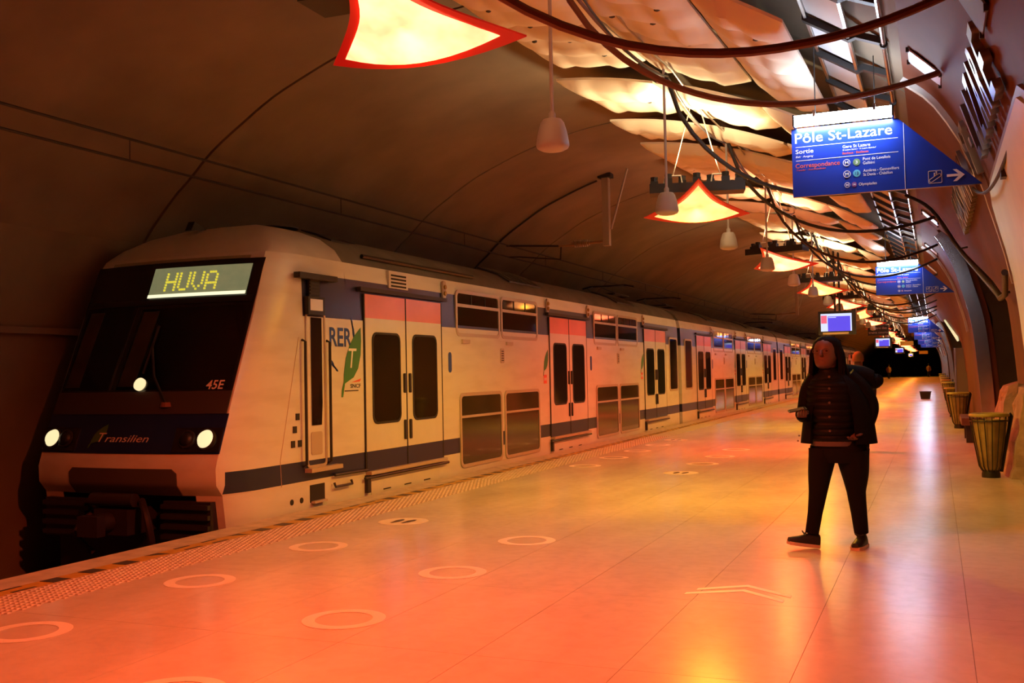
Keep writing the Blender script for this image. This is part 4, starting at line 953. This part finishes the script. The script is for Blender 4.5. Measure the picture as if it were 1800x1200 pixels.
# ------------------------------------------------------------------ people
M_SKIN = mat('skin_brown', (.11, .048, .032), .55); M_PANT = mat('black_denim', (.004, .0035, .004), .85, spec=.2); M_PUFF = mat('puffer_black', (.003, .0025, .003), .55, spec=.15)
M_PARKA = mat('parka_black', (.004, .0035, .004), .75, bump=.2, scale=40, spec=.1); M_SHIRT = mat('grey_shirt', (.10, .08, .085), .8); M_HAIR = mat('hair_black', (.005, .004, .004), .8, spec=.1)
M_SOLE = mat('shoe_sole', (.65, .5, .42), .6); M_SHOE = mat('shoe_black', (.012, .012, .014), .5)
def ell(c, a, b, n=20, ax=None):
    return [(c[0]+a*math.cos(2*PI*k/n), c[1]+b*math.sin(2*PI*k/n), c[2]) for k in range(n)]
def sub(o, l=1):
    m_ = o.modifiers.new('s', 'SUBSURF'); m_.levels = l; m_.render_levels = l; return o
def limb(pts, rad, n=12): return MB().tube(smooth_path(pts, 5), [tuple(Vector(a).lerp(Vector(b), t)) if False else a for a, b, t in [(interp_r(rad, i/(5*(len(pts)-1))), 0, 0) for i in range(5*(len(pts)-1)+1)]], n)
def interp_r(rad, t):
    x = t*(len(rad)-1); i = min(int(x), len(rad)-2); f = x-i; return rad[i]+(rad[i+1]-rad[i])*f
def skin_body(name, joints, edges, m, parent, root=0):
    me = bpy.data.meshes.new(name); me.from_pydata([j[0] for j in joints], edges, []); me.materials.append(m)
    o = link(name, me, parent); sk = o.modifiers.new('skin', 'SKIN'); sk.use_smooth_shade = True
    for i, j in enumerate(joints): me.skin_vertices[0].data[i].radius = (j[1], j[1] if len(j) < 3 else j[2])
    me.skin_vertices[0].data[root].use_root = True
    s_ = o.modifiers.new('s', 'SUBSURF'); s_.levels = s_.render_levels = 2; return o
pw = thing('person', 'person in open black parka and quilted jacket walking while holding a phone', 'person', (-.87, 9.30, 0))
# body (one continuous skin): pelvis root, legs, torso, neck, head, arms, hands with fingers
J = [((.03, .02, .92), .15, .12), ((.035, .02, 1.15), .16, .12), ((.04, .02, 1.38), .15, .11), ((.02, .01, 1.52), .065), ((.0, -.02, 1.62), .075), ((-.01, -.025, 1.74), .085),
     ((-.05, 0, .84), .07), ((-.108, -.06, .48), .045), ((-.16, -.10, .14), .032), ((.17, .03, .84), .07), ((.20, .06, .48), .045), ((.226, .12, .12), .032),
     ((-.08, .02, 1.43), .06), ((-.195, .05, 1.19), .045), ((-.215, -.17, 1.165), .030), ((.15, .03, 1.43), .06), ((.31, .09, 1.22), .045), ((.25, -.06, 1.03), .030)]
Ed = [(0,1),(1,2),(2,3),(3,4),(4,5),(0,6),(6,7),(7,8),(0,9),(9,10),(10,11),(2,12),(12,13),(13,14),(2,15),(15,16),(16,17)]
skin_body('body', J, Ed, M_SKIN, pw)
# head with face
hd = []
for z, a, b, cy in ((-.135, .02, .02, -.03), (-.13, .045, .045, -.035), (-.11, .062, .07, -.03), (-.08, .075, .088, -.015), (-.04, .084, .096, -.005), (0, .088, .102, 0), (.04, .088, .103, .003), (.08, .082, .097, .006), (.11, .065, .078, .008), (.13, .035, .045, .01), (.138, .005, .008, .01)):
    hd.append(ell((0, cy, z), a, b, 20))
hb = MB().loft(hd)
hb.loft([ell((0, -.098-dy, z), w_, .014+dy, 10) for z, w_, dy in ((.02, .008, .0), (-.005, .011, .006), (-.03, .018, .014), (-.042, .014, .006))])      # nose
hb.loft([ell((0, -.088, z), w_, .016, 10) for z, w_ in ((-.062, .012), (-.068, .028), (-.078, .030), (-.086, .015))])                                       # mouth
for sx in (-1, 1): hb.loft([ell((sx*.090, .01, z), .010, w_, 8) for z, w_ in ((-.04, .006), (-.02, .018), (.01, .022), (.025, .012))])                     # ears
face = hb.build('head', M_SKIN, pw, smooth=True); face.location = (-.012, -.02, 1.685); face.scale = (1.16, 1.1, 1.02); face.rotation_euler = (R(-6), 0, R(-14)); sub(face)
for sx in (-1, 1):
    MB().lathe([(.002, -.007), (.009, -.004), (.011, 0), (.009, .004), (.002, .007)], 10, (sx*.034, -.086, .008)).build('eye', mat('eye_dark', (.02, .015, .015), .2), face)
    MB().ring([(sx*.036+.030*math.cos(2*PI*k/16), -.108, .006+.024*math.sin(2*PI*k/16)) for k in range(16)], [(sx*.036+.027*math.cos(2*PI*k/16), -.108, .006+.021*math.sin(2*PI*k/16)) for k in range(16)], (0, .003, 0)).build('spectacle_ring', M_DARK, face)
hr = MB().loft([ell((0, .028, z), a, b, 18) for z, a, b in ((-.06, .070, .05), (-.03, .098, .083), (.0, .106, .096), (.06, .104, .100), (.10, .094, .100), (.135, .068, .078), (.158, .02, .025))])
rnd = random.Random(4)
for k in range(22):      # dreadlocks
    a = R(-25+230*k/21); x, y = .10*math.cos(a), .03+.085*math.sin(a)
    hr.tube(smooth_path([(x*.7, y*.8, .09), (x*1.08, y*1.05, .0), (x*1.16, y*1.12+.01, -.10), (x*1.28+rnd.uniform(-.03, .03), y*1.15+.02, -.18-rnd.uniform(0, .07))], 3), .016, 6)
hro = hr.build('hair', M_HAIR, pw, smooth=True); hro.location = face.location; hro.scale = (1.22, 1.15, 1.0); hro.rotation_euler = face.rotation_euler
# quilted jacket torso: horizontal ridges
tq = []
tab_w = [(.92, .205), (1.0, .215), (1.12, .225), (1.28, .225), (1.40, .215), (1.47, .175), (1.52, .105), (1.56, .085)]; tab_d = [(.92, .165), (1.0, .18), (1.12, .18), (1.28, .165), (1.40, .145), (1.47, .12), (1.52, .09), (1.56, .075)]
for k in range(79):
    z = .92+.64*k/78; r_ = .016*abs(math.sin(PI*(z-.92)/.058))**.6 if z < 1.46 else .004
    tq.append(ell((.035-.03*max(0, z-1.4)/.16, .0, z), interp(tab_w, z)+r_-.012, interp(tab_d, z)+r_-.01, 28))
jk = MB().loft(tq).build('quilted_jacket', M_PUFF, pw, smooth=True)
for z in (1.02, 1.14, 1.26, 1.38, 1.48): MB().lathe([(.011, -.003), (.011, .003)], 8, (.0, 0, 0)).build('snap_button', M_STEELD, jk, loc=(.02, -interp(tab_d, z)-.006, z)).rotation_euler = (PI/2, 0, 0)
MB().loft([ell((.035, .0, z), a, b, 24) for z, a, b in ((.885, .195, .160), (.94, .20, .165), (.96, .19, .155))]).build('shirt_hem', M_SHIRT, pw, smooth=True)
# open parka: back shell from one front edge round to the other
def parka():
    inn, outr = [], []
    zs_ = [.905, .95, 1.0, 1.1, 1.2, 1.3, 1.4, 1.46, 1.50]
    for z in zs_:
        t = (z-.905)/.6; xl, xr = -.25+.02*t, .40-.06*t; wl_ = .245-.03*t; row_i, row_o = [], []
        cx = .065; a0, a1 = R(-58), R(226)
        for k in range(29):
            a = a0+(a1-a0)*k/28; ex = (.325-.07*t if math.cos(a) > 0 else .315-.07*t)*interp([(1.15, 1.), (1.35, .84), (1.44, .64), (1.5, .36)], z); ey = (.235-.03*t)*interp([(1.2, 1.), (1.4, .92), (1.46, .82), (1.5, .62)], z)
            x = cx+ex*math.cos(a); y = .03+ey*math.sin(a)+.012*math.sin(5*a+z*9)
            row_o.append((x, y, z)); row_i.append((cx+(ex-.03)*math.cos(a), .03+(ey-.03)*math.sin(a), z))
        inn.append(row_i); outr.append(row_o)
    m_ = MB(); m_.grid(outr); m_.grid(inn); m_.grid([outr[0], inn[0]]); m_.grid([outr[-1], inn[-1]]); m_.grid([[r_[0] for r_ in outr], [r_[0] for r_ in inn]]); m_.grid([[r_[-1] for r_ in outr], [r_[-1] for r_ in inn]])
    return m_
pk = parka().build('parka', M_PARKA, pw, smooth=True)
limb([(-.08, .03, 1.47), (-.155, .05, 1.36), (-.195, .05, 1.19), (-.205, -.08, 1.15), (-.215, -.17, 1.165)], [.095, .092, .082, .066, .052], 14).build('sleeve', M_PARKA, pw, smooth=True)
limb([(.14, .04, 1.47), (.245, .07, 1.36), (.315, .09, 1.22), (.30, .03, 1.10), (.25, -.06, 1.03)], [.10, .10, .092, .078, .065], 14).build('sleeve', M_PARKA, pw, smooth=True)
limb([(.12, .16, 1.50), (.26, .22, 1.47), (.37, .24, 1.44), (.42, .22, 1.47)], [.09, .10, .08, .03], 12).build('hood', M_PARKA, pw, smooth=True)
for z, x in ((.98, -.235), (.935, -.245), (1.2, -.22)): MB().lathe([(.008, -.004), (.008, .004)], 8).build('snap_button', M_STEELD, pk, loc=(x, -.195, z)).rotation_euler = (PI/2, 0, 0)
# trousers
tr_ = MB()
tr_.loft([ell((.065, .02, z), a, b, 20) for z, a, b in ((.74, .21, .13), (.80, .245, .155), (.88, .235, .16), (.95, .20, .14))])
LR = [(0, .125), (.30, .095), (.5, .078), (.75, .062), (1, .057)]; RR = [(0, .150), (.30, .108), (.5, .080), (.75, .068), (1, .060)]
tr_.tube(smooth_path([(-.06, .0, .84), (-.09, -.03, .64), (-.108, -.06, .48), (-.135, -.08, .30), (-.163, -.10, .13)], 5), [interp(LR, k/20) for k in range(21)], 16)
tr_.tube(smooth_path([(.175, .03, .84), (.195, .05, .64), (.20, .06, .48), (.215, .09, .30), (.228, .12, .12)], 5), [interp(RR, k/20) for k in range(21)], 16)
tr_.build('trousers', M_PANT, pw, smooth=True)
def shoe(loc, rz, pitch):
    u = []; so_ = []
    for y, w_, h in ((.10, .032, .085), (.085, .040, .10), (.03, .043, .105), (-.03, .046, .085), (-.09, .050, .062), (-.14, .047, .05), (-.175, .03, .04)):
        u.append([(w_*math.cos(a), y, .022+max(0, (h-.0)*math.sin(a))) for a in [PI*k/10 for k in range(11)]]); so_.append([(-w_-.006, y, 0), (w_+.006, y, 0), (w_+.008, y, .028), (-w_-.008, y, .028)])
    s_ = MB().loft(u).build('shoe', M_SHOE, pw, smooth=True); s_.location = loc; s_.rotation_euler = (pitch, 0, rz)
    MB().loft(so_).build('sole', M_SOLE, s_)
    MB().tube(smooth_path([(-.02, -.03, .10), (-.035, -.05, .125), (.0, -.045, .105), (.035, -.05, .12), (.02, -.03, .10)], 3), .005, 5).build('lace', M_SHOE, s_)
    return s_
shoe((-.20, -.13, .022), R(-62), R(-9)); shoe((.225, .07, .0), R(-12), 0)
# hands with five fingers
def hand(loc, rot, curl, nm='hand'):
    h_ = MB().loft([[(x*w_, y, z*.013) for x, z in ((-1, -1), (0, -1.2), (1, -1), (1, 1), (0, 1.2), (-1, 1))] for y, w_ in ((.02, .024), (-.02, .034), (-.06, .040), (-.085, .038))])
    for k, (x, L_) in enumerate(((-.029, .060), (-.010, .072), (.010, .068), (.028, .052))):
        P_ = [Vector((x, -.075, 0))]; a = 0
        for seg_ in range(3): a += curl; P_.append(P_[-1]+Vector((0, -math.cos(a), math.sin(a)))*L_/3*1.15)
        h_.tube(P_, [.0095, .009, .0085, .006], 8)
    h_.tube([(.03, -.01, 0), (.052, -.035, .012), (.050, -.065, .03), (.036, -.085, .04)], [.012, .011, .010, .007], 8)
    o_ = h_.build(nm, M_SKIN, pw, smooth=True); o_.location = loc; o_.rotation_euler = rot; return o_
hand((-.217, -.185, 1.165), (R(8), 0, R(14)), R(32)); hand((.245, -.09, 1.005), (R(40), 0, R(-30)), R(25))
ph = thing('mobile_phone', 'dark mobile phone held in the walking person\'s hand', 'phone', (-1.105, 9.02, 1.20), R(30))
MB().prism([(a, b, 0) for a, b in rrect(0, 0, .075, .037, .01, 3)], (0, 0, .009)).build('case', M_BLACK, ph); MB().prism([(a, b, .009) for a, b in rrect(0, 0, .07, .033, .006, 3)], (0, 0, .001)).build('screen', M_CABG, ph)
ph.rotation_euler = (R(12), R(-10), R(20))
# simple full figure for people further away
def far_person(loc, rz, top, leg, hat, hatm, label, nm='person'):
    o = thing(nm, label, 'person', loc, rz)
    J = [((0, 0, .92), .14, .11), ((0, 0, 1.15), .15, .11), ((0, .01, 1.36), .15, .10), ((0, .01, 1.49), .06), ((0, -.01, 1.58), .075), ((0, -.01, 1.68), .085), ((-.09, 0, .85), .09), ((-.10, -.05, .48), .065), ((-.10, .03, .06), .045), ((-.10, -.10, .03), .035),
         ((.09, 0, .85), .09), ((.10, .05, .48), .065), ((.10, .10, .06), .045), ((.10, -.03, .03), .035), ((-.19, .01, 1.40), .06), ((-.24, .04, 1.14), .045), ((-.22, -.06, .90), .035), ((.19, .01, 1.40), .06), ((.24, .04, 1.14), .045), ((.22, -.06, .90), .035)]
    Ed = [(0,1),(1,2),(2,3),(3,4),(4,5),(0,6),(6,7),(7,8),(8,9),(0,10),(10,11),(11,12),(12,13),(2,14),(14,15),(15,16),(2,17),(17,18),(18,19)]
    skin_body('body', J, Ed, M_SKIN, o)
    MB().loft([ell((0, .0, z), a, b, 20) for z, a, b in ((.78, .20, .16), (1.0, .20, .16), (1.25, .215, .16), (1.40, .20, .14), (1.46, .13, .10), (1.51, .08, .08))]).build('coat', top, o, smooth=True)
    for sx in (-1, 1):
        limb([(sx*.18, .01, 1.41), (sx*.245, .04, 1.15), (sx*.225, -.05, .93)], [.085, .07, .055]).build('sleeve', top, o, smooth=True)
        limb([(sx*.09, 0, .86), (sx*.10, -.05*-sx, .48), (sx*.10, .06*sx+.03, .06)], [.11, .085, .065]).build('trouser_leg', leg, o, smooth=True)
        MB().loft([ell((sx*.10, .0+.06*sx, z), .05, .13, 14) for z in (0, .05)]+[ell((sx*.10, .03+.06*sx, .09), .04, .07, 14)]).build('shoe', M_SHOE, o, smooth=True)
    MB().loft([ell((0, .0, z), a, b, 18) for z, a, b in ((1.66, .100, .112), (1.70, .106, .118), (1.78, .095, .105), (1.83, .06, .07), (1.85, .02, .02))]).build(hat, hatm, o, smooth=True)
    return o
M_COAT2 = mat('coat_dark', (.02, .018, .02), .7)
far_person((-1.33, 20.0, 0), R(10), M_COAT2, M_PANT, 'beanie', mat('beanie_brown', (.22, .12, .05), .9), 'person in dark coat and brown beanie behind the walking person')
far_person((-5.4, 135, 0), R(20), mat('coat_rust', (.18, .06, .04), .7), M_PANT, 'hair', M_HAIR, 'tiny person in rust coat far away near the platform end')
far_person((-.9, 150, 0), R(170), mat('coat_rust', (.18, .06, .04), .7), M_PANT, 'hair', M_HAIR, 'tiny person far away by the wall near the platform end')
